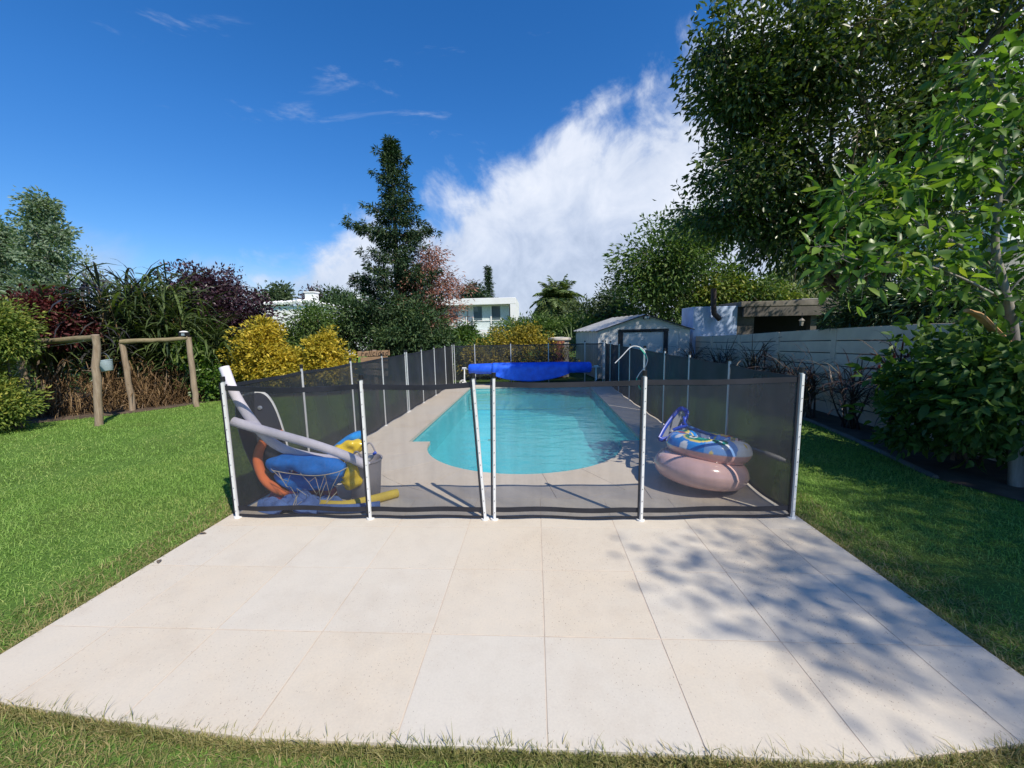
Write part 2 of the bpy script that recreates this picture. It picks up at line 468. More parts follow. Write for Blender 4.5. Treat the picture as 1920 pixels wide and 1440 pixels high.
# toys and gear
M['cover'] = plain('blue bubble cover', (0.015, 0.085, 0.70), 0.40, 0, 0.5, var=0.2, scale=5, bumpy=0.25, c2=(0.03, 0.15, 0.88))
M['noodle_white'] = plain('white foam', (0.72, 0.68, 0.74), 0.8, 0, 0.2, var=0.05, bumpy=0.12)
M['noodle_orange'] = plain('orange foam', (0.82, 0.21, 0.07), 0.8, 0, 0.2, var=0.12, bumpy=0.12)
M['noodle_yellow'] = plain('yellow foam', (0.66, 0.50, 0.08), 0.8, 0, 0.2, var=0.12, bumpy=0.12)
M['vinyl_yellow'] = plain('yellow vinyl', (0.78, 0.56, 0.03), 0.22, 0, 0.6, var=0.12)
M['vinyl_blue'] = plain('blue vinyl', (0.03, 0.30, 0.78), 0.25, 0, 0.6, var=0.10)
M['cloth_blue'] = plain('blue terry cloth', (0.022, 0.19, 0.62), 0.85, 0, 0.2, var=0.2, scale=14, bumpy=0.5)
M['cloth_navy'] = plain('dusty blue cloth', (0.10, 0.18, 0.42), 0.9, 0, 0.2, var=0.2, scale=14, bumpy=0.4)
M['cloth_pink'] = plain('pink cloth', (0.68, 0.16, 0.20), 0.9, 0, 0.2, var=0.2, scale=14, bumpy=0.4)
M['board'] = plain('black board skin', (0.028, 0.030, 0.042), 0.42, 0, 0.5, var=0.2)
M['cord'] = plain('pale cord', (0.55, 0.50, 0.38), 0.8)
M['bucket'] = plain('grey plastic', (0.30, 0.29, 0.32), 0.5, var=0.1)
M['bucket_metal'] = plain('grey blue bucket', (0.36, 0.44, 0.48), 0.45, 0.2, var=0.1)
M['blueplastic'] = plain('blue plastic', (0.012, 0.06, 0.46), 0.35, 0, 0.5, var=0.1)
M['bluepole'] = plain('blue anodised pole', (0.04, 0.13, 0.34), 0.35, 0.3, 0.5, var=0.08)
M['hose_grey'] = plain('grey hose', (0.50, 0.51, 0.52), 0.35, 0, 0.5)
M['hose_green'] = plain('green hose', (0.03, 0.36, 0.24), 0.35, 0, 0.5)

def net_mat():
    m, nt = new_mat('white skimmer bag')
    tr = nt.new('ShaderNodeBsdfTransparent')
    df = principled(nt, (0.55, 0.58, 0.66), 0.7)
    mx = nt.new('ShaderNodeMixShader')
    mx.inputs[0].default_value = 0.45
    nt.link(tr.outputs[0], mx.inputs[1])
    nt.link(df.outputs[0], mx.inputs[2])
    out(nt, mx.outputs[0])
    return m
M['bag'] = net_mat()

def vinyl_print():
    m, nt = new_mat('printed vinyl')
    a = nt.new('ShaderNodeAttribute', attribute_name='print')
    b = principled(nt, a.outputs['Color'], 0.16, 0, 0.6)
    b.inputs['Coat Weight'].default_value = 0.4
    b.inputs['Coat Roughness'].default_value = 0.08
    b.inputs['Subsurface Weight'].default_value = 0.0
    out(nt, b.outputs[0])
    return m
M['print'] = vinyl_print()
M['pinkvinyl'] = plain('pale pink clear vinyl', (0.80, 0.52, 0.47), 0.14, 0, 0.7, var=0.06, scale=3)

# ------------------------------------------------------------------ mesh builder
def rotz(a):
    return Matrix.Rotation(a, 3, 'Z')

class MB:
    def __init__(s):
        s.v, s.f = [], []
    def add(s, vs, fs):
        o = len(s.v)
        s.v += [tuple(q) for q in vs]
        s.f += [tuple(i + o for i in q) for q in fs]
        return s
    def box(s, c, d, R=None):
        hx, hy, hz = d[0] / 2, d[1] / 2, d[2] / 2
        vs = [Vector((x, y, z)) for z in (-hz, hz) for y in (-hy, hy) for x in (-hx, hx)]
        if R is not None:
            vs = [R @ q for q in vs]
        c = Vector(c)
        return s.add([q + c for q in vs], [(0, 2, 3, 1), (4, 5, 7, 6), (0, 1, 5, 4), (2, 6, 7, 3), (1, 3, 7, 5), (0, 4, 6, 2)])
    def prism(s, poly, z0, z1):
        n = len(poly)
        vs = [(x, y, z0) for x, y in poly] + [(x, y, z1) for x, y in poly]
        fs = [tuple(range(n - 1, -1, -1)), tuple(range(n, 2 * n))]
        fs += [(i, (i + 1) % n, n + (i + 1) % n, n + i) for i in range(n)]
        return s.add(vs, fs)
    def tube(s, pts, r, n=8, cap=True, flat=1.0):
        P = [Vector(p) for p in pts]
        R = r if isinstance(r, (list, tuple)) else [r] * len(P)
        ref = Vector((0.03, 0.02, 1)) if abs((P[-1] - P[0]).normalized().z) < 0.9 else Vector((1, 0.05, 0))
        vs, fs = [], []
        for i, p in enumerate(P):
            t = (P[min(i + 1, len(P) - 1)] - P[max(i - 1, 0)]).normalized()
            a = t.cross(ref)
            if a.length < 1e-4:
                a = t.cross(Vector((0, 1, 0)))
            a.normalize()
            b = a.cross(t).normalized()
            for k in range(n):
                q = 2 * math.pi * k / n
                vs.append(p + a * math.cos(q) * R[i] + b * math.sin(q) * R[i] * flat)
        for i in range(len(P) - 1):
            for k in range(n):
                a0, b0 = i * n + k, i * n + (k + 1) % n
                fs.append((a0, b0, b0 + n, a0 + n))
        if cap:
            fs.append(tuple(range(n - 1, -1, -1)))
            fs.append(tuple((len(P) - 1) * n + k for k in range(n)))
        return s.add(vs, fs)
    def lathe(s, prof, c=(0, 0, 0), n=24, R=None):
        c = Vector(c)
        vs, fs = [], []
        for r, z in prof:
            for k in range(n):
                q = 2 * math.pi * k / n
                p = Vector((r * math.cos(q), r * math.sin(q), z))
                vs.append((R @ p if R is not None else p) + c)
        for i in range(len(prof) - 1):
            for k in range(n):
                a0, b0 = i * n + k, i * n + (k + 1) % n
                fs.append((a0, b0, b0 + n, a0 + n))
        fs.append(tuple(range(n - 1, -1, -1)))
        fs.append(tuple((len(prof) - 1) * n + k for k in range(n)))
        return s.add(vs, fs)
    def grid(s, fn, nu, nv):
        vs = [fn(i / nu, j / nv) for j in range(nv + 1) for i in range(nu + 1)]
        fs = [(j * (nu + 1) + i, j * (nu + 1) + i + 1, (j + 1) * (nu + 1) + i + 1, (j + 1) * (nu + 1) + i) for j in range(nv) for i in range(nu)]
        return s.add(vs, fs)
    def mesh(s, name, smooth=None):
        me = bpy.data.meshes.new(name)
        me.from_pydata(s.v, [], s.f)
        if smooth is not None:
            me.polygons.foreach_set('use_smooth', [True] * len(me.polygons))
            if smooth < 180:
                me.set_sharp_from_angle(angle=math.radians(smooth))
        me.update()
        return me

def wloc(o):
    p = Vector((0, 0, 0))
    while o is not None:
        p += o.location
        o = o.parent
    return p

def link(name, me, mat, parent=None, local=False):
    o = bpy.data.objects.new(name, me)
    if mat is not None:
        me.materials.clear()
        me.materials.append(mat)
    COL.objects.link(o)
    if parent is not None:
        o.parent = parent
        if not local:
            o.location = -wloc(parent)
    return o

def part(name, mb, mat, parent=None, smooth=None, local=False, bevel=0.0):
    o = link(name, mb.mesh(name, smooth), mat, parent, local)
    if bevel:
        b = o.modifiers.new('edge', 'BEVEL')
        b.width = bevel
        b.segments = 2
        b.limit_method = 'ANGLE'
    return o

def tag(o, label, cat, group=None):
    o['label'] = label
    o['category'] = cat
    if group:
        o['group'] = group
    return o

def thing(name, label, cat, loc=(0, 0, 0), rz=0.0, group=None):
    o = bpy.data.objects.new(name, None)
    o.empty_display_size = 0.2
    o.location = loc
    o.rotation_euler = (0, 0, rz)
    COL.objects.link(o)
    return tag(o, label, cat, group)

def structure(name, mb, mat, smooth=None, bevel=0.0):
    o = part(name, mb, mat, None, smooth, bevel=bevel)
    o['kind'] = 'structure'
    return o

def copy_to(o, parent, loc=None):
    c = o.copy()
    COL.objects.link(c)
    c.parent = parent
    if loc is not None:
        c.location = loc
    return c

# ------------------------------------------------------------------ leaves (numpy)
def np_mesh(name, V, F):
    """V (n,3); F (m,k) with equal k"""
    me = bpy.data.meshes.new(name)
    m, k = F.shape
    me.vertices.add(len(V))
    me.vertices.foreach_set('co', np.ascontiguousarray(V, np.float32).ravel())
    me.loops.add(m * k)
    me.loops.foreach_set('vertex_index', np.ascontiguousarray(F, np.int32).ravel())
    me.polygons.add(m)
    me.polygons.foreach_set('loop_start', np.arange(0, m * k, k, dtype=np.int32))
    me.polygons.foreach_set('loop_total', np.full(m, k, np.int32))
    me.update(calc_edges=True)
    return me

def unit(a):
    return a / np.maximum(np.linalg.norm(a, axis=1, keepdims=True), 1e-9)

def frame(rng, D, upb=0.8, jit=0.7):
    D = unit(D)
    N = np.array([0, 0, upb]) + rng.normal(0, jit, D.shape)
    N = unit(N - D * (N * D).sum(1, keepdims=True))
    return D, N, np.cross(D, N)

def leaf_small(rng, P, D, L, Wd, upb=0.8, jit=0.7, fold=0.15):
    D, N, T = frame(rng, D, upb, jit)
    L = L[:, None]
    Wd = Wd[:, None]
    a = P
    b = P + D * L * 0.45 + T * Wd * 0.5 + N * Wd * fold
    c = P + D * L - N * L * 0.12
    d = P + D * L * 0.45 - T * Wd * 0.5 + N * Wd * fold
    V = np.stack([a, b, c, d], 1).reshape(-1, 3)
    i = np.arange(len(P))[:, None] * 4
    F = np.concatenate([i + np.array([[0, 1, 2]]), i + np.array([[0, 2, 3]])], 0)
    return V, F

def leaf_large(rng, P, D, L, Wd, upb=0.8, jit=0.6, fold=0.18, droop=0.25):
    """oval pointed leaf folded along its midrib: 8 triangles"""
    D, N, T = frame(rng, D, upb, jit)
    droop = rng.uniform(-0.05, 0.65, (len(P), 1))
    fold = rng.uniform(0.05, 0.32, (len(P), 1))
    L = L[:, None]
    Wd = Wd[:, None]
    pts = []
    for t, wv_ in ((0, 0), (0.28, 0.42), (0.62, 0.46), (1.0, 0)):
        mid = P + D * L * t - N * L * droop * t * t
        if wv_ == 0:
            pts.append(mid)
        else:
            pts += [mid + T * Wd * wv_ + N * Wd * fold, mid, mid - T * Wd * wv_ + N * Wd * fold]
    V = np.stack(pts, 1).reshape(-1, 3)           # 8 verts
    i = np.arange(len(P))[:, None] * 8
    tri = [(0, 1, 2), (0, 2, 3), (1, 4, 5), (1, 5, 2), (2, 5, 6), (2, 6, 3), (4, 7, 5), (5, 7, 6)]
    F = np.concatenate([i + np.array([t]) for t in tri], 0)
    return V, F

def blades(rng, P, D, L, Wd, droop, seg=5, upb=0.4, jit=0.4):
    """long strap leaves arching over under their weight"""
    D = unit(D)
    H = D.copy()
    H[:, 2] = 0
    H = unit(H + rng.normal(0, 0.02, H.shape) * np.array([1, 1, 0]))
    T = np.stack([-H[:, 1], H[:, 0], np.zeros(len(P))], 1)
    T = unit(T + rng.normal(0, 0.35, T.shape))
    rows = []
    p = P.copy()
    d = D.copy()
    st = (L / seg)[:, None]
    for k in range(seg + 1):
        t = k / seg
        wv_ = (Wd * (0.55 + 1.1 * t) * (1 - t) ** 0.8 if t > 0 else Wd * 0.5)[:, None]
        rows += [p + T * wv_ * 0.5, p - T * wv_ * 0.5]
        d = unit(d + np.array([0, 0, -1.0]) * (droop / seg)[:, None] * (0.3 + 1.4 * t) + H * 0.04)
        p = p + d * st
    n = 2 * (seg + 1)
    V = np.stack(rows, 1).reshape(-1, 3)
    i = np.arange(len(P))[:, None] * n
    F = np.concatenate([i + np.array([[2 * k, 2 * k + 1, 2 * k + 3, 2 * k + 2]]) for k in range(seg)], 0)
    return V, F

def cat(*parts):
    vs, fs, o = [], [], 0
    for V, F in parts:
        vs.append(V)
        fs.append(F + o)
        o += len(V)
    return np.concatenate(vs), np.concatenate(fs)

def leaf_obj(name, VF, mat, parent=None, smooth=False):
    me = np_mesh(name, *VF)
    if smooth:
        me.polygons.foreach_set('use_smooth', [True] * len(me.polygons))
    return link(name, me, mat, parent)

def clusters(rng, ells, n, shell=0.55):
    """cluster centres spread through ellipsoids (cx,cy,cz,rx,ry,rz,weight), most of them near the skin"""
    w_ = np.array([e[6] for e in ells], float)
    idx = rng.choice(len(ells), n, p=w_ / w_.sum())
    E = np.array([e[:6] for e in ells], float)[idx]
    d = unit(rng.normal(0, 1, (n, 3)))
    r = shell + (1 - shell) * rng.random(n) ** 0.6
    r = np.where(rng.random(n) < 0.25, rng.random(n) * shell, r * rng.uniform(0.82, 1.2, n))
    return E[:, :3] + d * E[:, 3:] * r[:, None], d

def foliate(rng, C, O, per, rad, L, Wd, kind='small', down=0.25, upb=0.8, jit=0.7, flat=0.75):
    n = len(C)
    q = rng.normal(0, 1, (n, per, 3))
    q = q * np.minimum(1, 1.75 / np.maximum(np.linalg.norm(q, axis=2, keepdims=True), 1e-6)) * rad * np.array([1, 1, flat]) * rng.uniform(0.6, 1.25, (n, 1, 1))
    P = (C[:, None, :] + q).reshape(-1, 3)
    D = (unit(q.reshape(-1, 3)) * 0.7 + np.repeat(O, per, 0) * 0.5 + rng.normal(0, 0.45, (n * per, 3))) - np.array([0, 0, down])
    Ls = L * rng.uniform(0.65, 1.3, n * per)
    Ws = Wd * rng.uniform(0.7, 1.25, n * per)
    f = leaf_small if kind == 'small' else leaf_large
    return f(rng, P, D, Ls, Ws, upb, jit)

def limb(mb, a, b, r0_, r1_, rng, n=6, sag=0.0, wob=0.06, sides=7):
    a, b = Vector(a), Vector(b)
    Ln = (b - a).length
    pts, rs = [], []
    for i in range(n + 1):
        t = i / n
        p = a.lerp(b, t)
        if 0 < i < n:
            p += Vector(rng.normal(0, wob * Ln / 3, 3))
        p.z += sag * math.sin(math.pi * t) * Ln
        pts.append(p)
        rs.append(r0_ + (r1_ - r0_) * t)
    mb.tube(pts, rs, sides)
    return pts

def tree(name, label, cat_, base, height, ells, ncl, per, rad, L, Wd, mat, bark='bark', trunk_r=0.15, group=None, seed=1,
         kind='small', limbs=14, lean=(0, 0), fork=0.45, shell=0.55, down=0.25, upb=0.8, crown_name='crown'):
    """tapered trunk that forks into limbs reaching the leaf clusters of an uneven crown"""
    rng = np.random.default_rng(seed)
    t = thing(name, label, cat_, base, 0, group)
    C, O = clusters(rng, ells, ncl, shell)
    leaf_obj(crown_name, foliate(rng, C, O, per, rad, L, Wd, kind, down, upb), M[mat], t)
    mb = MB()
    top = Vector((base[0] + lean[0], base[1] + lean[1], base[2] + height * fork))
    pts = limb(mb, base, top, trunk_r, trunk_r * 0.6, rng, 5, 0, 0.03, 9)
    tgt = C[rng.choice(len(C), min(limbs, len(C)), replace=False)]
    for q in tgt:
        k = rng.integers(max(1, len(pts) - 3), len(pts))
        lp = limb(mb, pts[k], q, trunk_r * rng.uniform(0.28, 0.5), trunk_r * 0.07, rng, 5, 0.05, 0.10, 6)
        near = C[np.argsort(((C - np.array(lp[3])) ** 2).sum(1))[:2]]
        for z in near:
            limb(mb, lp[3], z, trunk_r * 0.14, trunk_r * 0.05, rng, 3, 0.03, 0.08, 5)
    for c_, o_ in zip(C, O):
        e_ = c_ + o_ * rad * 1.1 + rng.normal(0, rad * 0.25, 3)
        s_ = c_ - o_ * rad * 1.3 + rng.normal(0, rad * 0.3, 3)
        mb.tube([tuple(s_), tuple((s_ + e_) / 2 + rng.normal(0, rad * 0.12, 3)), tuple(e_)], [trunk_r * 0.06, trunk_r * 0.04, trunk_r * 0.015], 4, False)
    part('trunk', mb, M[bark], t, 60)
    return t

# ================================================================== GROUND
X0, X1, Y0, Y1 = -2.80, 2.16, -1.79, 9.28          # paved rectangle: patio, deck and pool
PC = (-0.21, 2.64)                                  # centre of the rounded pool end
PR = 1.385                                          # its radius
PXL, PXR, PYF = -1.92, 1.50, 8.50                   # pool sides and far end
LZ = -0.035
mb = MB()
B = 400.0
for a, b, c, d in ((-B, -B, X0, B), (X1, -B, B, B), (X0, -B, X1, -1.58), (X0, Y1, X1, B)):
    mb.add([(a, b, LZ), (c, b, LZ), (c, d, LZ), (a, d, LZ)], [(0, 1, 2, 3)])
structure('lawn', mb, M['lawn'])
rng = np.random.default_rng(11)

# soil beds at the foot of the planting
mb = MB()
def bed(pts, z):
    n = len(pts)
    mb.add([(x, y, z) for x, y in pts], [tuple(range(n))])
bed([(4.75, -0.5), (7.5, -0.5), (7.5, 12.0), (4.55, 12.0), (4.45, 8), (4.5, 5.6), (4.62, 3.9), (4.45, 2.7), (4.15, 1.2)], LZ + 0.006)
bed([(-16, 3.2), (-10.2, 4.1), (-9.2, 4.9), (-8.6, 5.75), (-8.3, 6.6), (-7.9, 7.1), (-5.4, 7.4), (-3.2, 9.4), (-3.4, 13), (-16, 13)], LZ + 0.006)
structure('soil_bed', mb, M['soil'])
mb = MB()
prev = None
for x, y in [(4.15, 1.2), (4.45, 2.7), (4.62, 3.9), (4.5, 5.6), (4.45, 8)]:
    if prev:
        limb(mb, (prev[0], prev[1], LZ + 0.01), (x, y, LZ + 0.01), 0.035, 0.035, rng, 4, 0, 0.0, 6)
    prev = (x, y)
o = structure('bed_edging', mb, M['roofslab'], 60)

# ------------------------------------------------------------------ patio
pat = bpy.data.objects.new('patio', None)
COL.objects.link(pat)
pat['kind'] = 'structure'
pat['label'] = 'pale patio of large square terrazzo slabs in front of the pool fence'
def front(x):
    # the lawn side of the patio bows in a little towards its corners
    return float(np.interp(x, [-2.8, -2.4, -1.8, -1.2, 1.2, 1.6, X1], [-1.60, -1.675, -1.735, -1.785, -1.785, -1.735, -1.63]))
mb = MB()
fx = [X0, -2.4, -1.8, -1.2, 1.2, 1.6, X1]
mb.add([(x, front(x) + 0.006, -0.0018) for x in fx] + [(X1, 0.62, -0.0018), (X0, 0.62, -0.0018)], [tuple(range(len(fx) + 2))])
for (a, b) in (((X1, -1.6), (X1, Y1)), ((X0, Y1), (X0, -1.6))):
    mb.add([(a[0], a[1], -0.007), (b[0], b[1], -0.007), (b[0], b[1], -0.12), (a[0], a[1], -0.12)], [(0, 1, 2, 3)])
part('mortar_bed', mb, M['grout'], pat)
xs = [X0, -2.40, -1.80, -1.20, -0.60, 0.0, 0.60, 1.20, 1.80, X1]
ys = [Y0, -1.20, -0.60, 0.0, 0.58]
def slab(poly, mat, parent, name='tile', gap=0.0045, th=0.045, dz=0.0):
    """a slab cut to a polygon, its edges drawn in by half a joint"""
    n = len(poly)
    P = [Vector((x, y)) for x, y in poly]
    cen = sum(P, Vector((0, 0))) / n
    q = []
    for i in range(n):
        e1 = (P[i] - P[i - 1])
        e2 = (P[(i + 1) % n] - P[i])
        if e1.length < 1e-6 or e2.length < 1e-6:
            q.append(P[i])
            continue
        n1 = Vector((-e1.y, e1.x)).normalized()
        n2 = Vector((-e2.y, e2.x)).normalized()
        bis = n1 + n2
        k = gap / max(0.3, bis.dot(n1)) if bis.length > 1e-6 else gap
        q.append(P[i] + bis * k)
    mb_ = MB()
    mb_.prism([(p.x - cen.x, p.y - cen.y) for p in q], -th + dz, dz)
    o_ = link(name, mb_.mesh(name), mat, parent, True)
    o_.location = (cen.x, cen.y, 0)
    b_ = o_.modifiers.new('edge', 'BEVEL')
    b_.width = 0.001
    b_.segments = 2
    b_.limit_method = 'ANGLE'
    o_.rotation_euler = (rng.normal(0, 0.0003), rng.normal(0, 0.0003), 0)
    return o_
def front(x):
    # the lawn side of the patio bows in a little towards its corners
    return float(np.interp(x, [-2.8, -2.4, -1.8, -1.2, 1.2, 1.6, X1], [-1.60, -1.675, -1.735, -1.785, -1.785, -1.735, -1.63]))
for j in range(4):
    for i in range(9):
        slab([(xs[i], ys[j] if j else front(xs[i])), (xs[i + 1], ys[j] if j else front(xs[i + 1])), (xs[i + 1], ys[j + 1]), (xs[i], ys[j + 1])], M['tile'], pat, 'tile', rng.uniform(0.0022, 0.0042), dz=rng.uniform(-0.0003, 0.0008))

# ------------------------------------------------------------------ pool deck
deck = bpy.data.objects.new('pool_deck', None)
COL.objects.link(deck)
deck['kind'] = 'structure'
deck['label'] = 'worn beige slabs laid round the pool inside the fence'
DR = 2.12
def arc(r, a):
    return (PC[0] + r * math.cos(a), PC[1] + r * math.sin(a))
polys = []
K = 9
angs = [math.pi + math.pi * i / K for i in range(K + 1)]
for i in range(K):
    a0, a1 = angs[i], angs[i + 1]
    inner = [arc(PR, a0 + (a1 - a0) * t / 5) for t in range(6)]
    outer = [(min(X1 - 0.02, x), max(0.58, y)) for x, y in [arc(DR, a0 + (a1 - a0) * t / 4) for t in range(5)]]
    polys.append(outer + inner[::-1])
def cornerpoly(sx, x_edge, lo, hi):
    pts = [arc(DR, lo + (hi - lo) * t / 8) for t in range(9)]
    return pts
# corner slabs between the ring and the straight edges
lft = [arc(DR, math.pi + (math.pi / 2) * t / 12) for t in range(13)]
yl = 1.62
xl_ = PC[0] - math.sqrt(DR ** 2 - (PC[1] - yl) ** 2)
polys.append([(X0, 0.58), (-1.45, 0.58), (-1.45, PC[1] - math.sqrt(DR ** 2 - (-1.45 - PC[0]) ** 2))] + [p for p in reversed(lft) if p[0] < -1.5 and p[1] < yl - 0.05] + [(xl_, yl), (X0, yl)])
polys.append([(X0, yl), (xl_, yl)] + [p for p in reversed(lft) if p[1] > yl + 0.05] + [(X0, 2.64)])
xt = math.sqrt(DR ** 2 - (PC[1] - 0.58) ** 2)
lo_ = [p for p in reversed(lft) if -1.42 < p[0] < PC[0] - xt - 0.05 and p[1] > 0.6]
polys.append([(-1.45, 0.58), (PC[0] - xt - 0.02, 0.58)] + lo_ + [(-1.45, PC[1] - math.sqrt(DR ** 2 - (-1.45 - PC[0]) ** 2))])
rgt = [arc(DR, 1.5 * math.pi + (math.pi / 2) * t / 12) for t in range(13)]
yr = lambda x: PC[1] - math.sqrt(DR ** 2 - (x - PC[0]) ** 2)
polys.append([(PC[0] + xt + 0.02, 0.58), (1.05, 0.58), (1.05, yr(1.05))] + [p for p in reversed(rgt) if PC[0] + xt + 0.05 < p[0] < 1.0 and p[1] > 0.6])
polys.append([(1.05, 0.58), (X1, 0.58), (X1, 2.0), (1.80, yr(1.80))] + [p for p in reversed(rgt) if 1.1 < p[0] < 1.76] + [(1.05, yr(1.05))])
yy = [2.64, 3.62, 4.60, 5.58, 6.56, 7.54, PYF]
for i in range(6):
    polys.append([(X0, yy[i]), (PXL, yy[i]), (PXL, yy[i + 1]), (X0, yy[i + 1])])
    polys.append([(PXR, yy[i]), (X1, yy[i]), (X1, yy[i + 1]), (PXR, yy[i + 1])])
polys.append([(PXL, 2.40), (arc(PR, math.pi)[0], 2.40), (arc(PR, math.pi)[0], 2.64), (PXL, 2.64)][:0] or [(X0, PYF), (PXL, PYF), (PXL, Y1), (X0, Y1)])
for i in range(4):
    a, b = PXL + (PXR - PXL) * i / 4, PXL + (PXR - PXL) * (i + 1) / 4
    polys.append([(a, PYF), (b, PYF), (b, Y1), (a, Y1)])
polys.append([(PXR, PYF), (X1, PYF), (X1, Y1), (PXR, Y1)])
mb = MB()
for p in polys:
    mb.add([(x, y, -0.0045) for x, y in p], [tuple(range(len(p)))])
part('mortar_bed', mb, M['grout'], deck)
for p in polys:
    slab(p, M['deck'], deck, 'slab', 0.0025, 0.05, dz=rng.normal(0, 0.0005))

# ------------------------------------------------------------------ pool
outl = [(PXR + 0.02, PYF + 0.02), (PXL - 0.02, PYF + 0.02), (PXL - 0.02, 2.64 - 0.015)]
arcp = [arc(PR + 0.02, math.pi + math.pi * t / 28) for t in range(29)]
arcp[0] = (arcp[0][0], 2.625)
arcp[-1] = (arcp[-1][0], 2.625)
outl += arcp + [(PXR + 0.02, 2.625)]
n = len(outl)
mb = MB()
mb.add([(x, y, -0.045) for x, y in outl] + [(x, y, -0.62) for x, y in outl],
       [(i, (i + 1) % n, n + (i + 1) % n, n + i) for i in range(n)] + [tuple(range(n, 2 * n))])
pool = structure('pool', mb, M['pool'])
mb = MB()
mb.box((-0.21, 8.33, -0.40), (3.40, 0.34, 0.40))
part('pool_step', mb, M['pool_step'], pool)
mb = MB()
mb.add([(x, y, -0.062) for x, y in outl], [tuple(range(n))])
structure('water', mb, M['water'])
# floating leaf
leaf_obj_ = leaf_large(rng, np.array([[-0.78, 2.9, -0.056]]), np.array([[1, 0.3, 0.0]]), np.array([0.10]), np.array([0.05]), 3, 0.05)
tag(leaf_obj('fallen_leaf', leaf_obj_, M['bark']), 'single brown leaf floating on the pool near the rounded end', 'leaf')

for (p_, a_, lb_) in (((-2.790, -0.169, 0.000), 0.4, 'small curled brown leaf on the patio near its left edge and the fence'), ((-2.729, -0.589, 0.000), 2.2, 'tiny brown leaf on the second patio row at the left lawn edge')):
    VF__ = leaf_large(rng, np.array([[p_[0], p_[1], 0.008]]), np.array([[math.cos(a_), math.sin(a_), 0.25]]), np.array([0.065]), np.array([0.03]), 3, 0.1)
    tag(leaf_obj('fallen_leaf', VF__, M['bark']), lb_, 'leaf')
# ================================================================== POOL FENCES
PH = 1.22
def post_meshes():
    mb = MB()
    mb.tube([(0, 0, 0), (0, 0, PH)], 0.0145, 12)
    post = mb.mesh('post', 40)
    mb = MB()
    mb.tube([(0, 0, 0), (0, 0, 0.042)], 0.0185, 12)
    cap_ = mb.mesh('post_cap', 40)
    mb = MB()
    mb.tube([(0, 0, 0), (0, 0, 0.012)], 0.034, 12)
    foot = mb.mesh('post_foot', 40)
    mb = MB()
    mb.box((0, 0, PH / 2), (0.019, 0.008, PH - 0.02))
    strip = mb.mesh('clamp_strip')
    mb = MB()
    for k in range(11):
        mb.tube([(0, 0.0, 0.07 + k * 0.105), (0, -0.004, 0.07 + k * 0.105)], 0.0032, 6)
    screw = mb.mesh('screw')
    mb = MB()
    mb.box((0, 0, PH / 2 - 0.005), (0.012, 0.012, PH - 0.05))
    seam = mb.mesh('seam')
    return post, cap_, foot, strip, screw, seam
PM = post_meshes()
for me, k in zip(PM, ('alu', 'black', 'white', 'white', 'black', 'hem')):
    me.materials.append(M[k])

def add_post(fence, p, front=False, lean=(0, 0), side=0):
    r = wloc(fence)
    o = bpy.data.objects.new('post', PM[0])
    COL.objects.link(o)
    o.parent = fence
    o.location = Vector(p) - r
    o.rotation_euler = (lean[1], lean[0], 0)
    def sub(nm, me, loc):
        c = bpy.data.objects.new(nm, me)
        COL.objects.link(c)
        c.parent = o
        c.location = loc
        return c
    sub('post_cap', PM[1], (0, 0, PH))
    sub('post_foot', PM[2], (0, 0, 0))
    if front:
        sub('clamp_strip', PM[3], (0.004, -0.0185, 0))
        sub('screw', PM[4], (0.004, -0.0226, 0))['kind'] = 'stuff'
        sub('seam', PM[5], (-0.022, -0.006, 0.02))
    return o

def add_panel(fence, a, b, mat, sag=0.03, hem=0.045, out_=0.02, seed=0, top=1.185, la=0.0, lb=0.0):
    """one length of netting between two posts with webbing hems; the upper edge hangs slack"""
    rg = np.random.default_rng(seed)
    a, b = Vector(a), Vector(b)
    d = (b - a)
    nrm = Vector((-d.y, d.x, 0)).normalized()
    ph, am = rg.uniform(0, 6), rg.uniform(0.008, 0.018)
    lean = d.normalized()
    def pos(u, z):
        base = a.lerp(b, u)
        sh = lean * ((la * (1 - u) + lb * u) * z / PH)
        dip = sag * 4 * u * (1 - u) * (z / top) ** 2
        wv_ = am * math.sin(u * 9 + z * 3 + ph) * min(1, 6 * u * (1 - u))
        q = base + sh + nrm * wv_
        return (q.x, q.y, z - dip)
    mb = MB()
    mb.grid(lambda u, v: pos(u, 0.03 + (top - 0.03) * v), 18, 10)
    p_ = part('mesh_panel', mb, mat, fence, 180)
    def strip(z0, z1, th):
        m_ = MB()
        nn = 18
        vs = []
        for i in range(nn + 1):
            for z in (z0, z1):
                q = Vector(pos(i / nn, z))
                vs += [q + nrm * th, q - nrm * th]
        fs = []
        for i in range(nn):
            o_ = i * 4
            fs += [(o_, o_ + 2, o_ + 6, o_ + 4), (o_ + 1, o_ + 5, o_ + 7, o_ + 3), (o_ + 2, o_ + 3, o_ + 7, o_ + 6), (o_, o_ + 4, o_ + 5, o_ + 1)]
        return m_.add(vs, fs)
    part('top_hem', strip(top - hem, top + 0.002, 0.004), M['hem'], p_, 30)
    if hem > 0.04:
        part('bottom_hem', strip(0.068, 0.108, 0.004), M['hem'], p_, 30)
        part('bottom_edge', strip(0.012, 0.032, 0.003), M['hem'], p_, 30)
    else:
        part('bottom_hem', strip(0.02, 0.045, 0.003), M['hem'], p_, 30)
    return p_

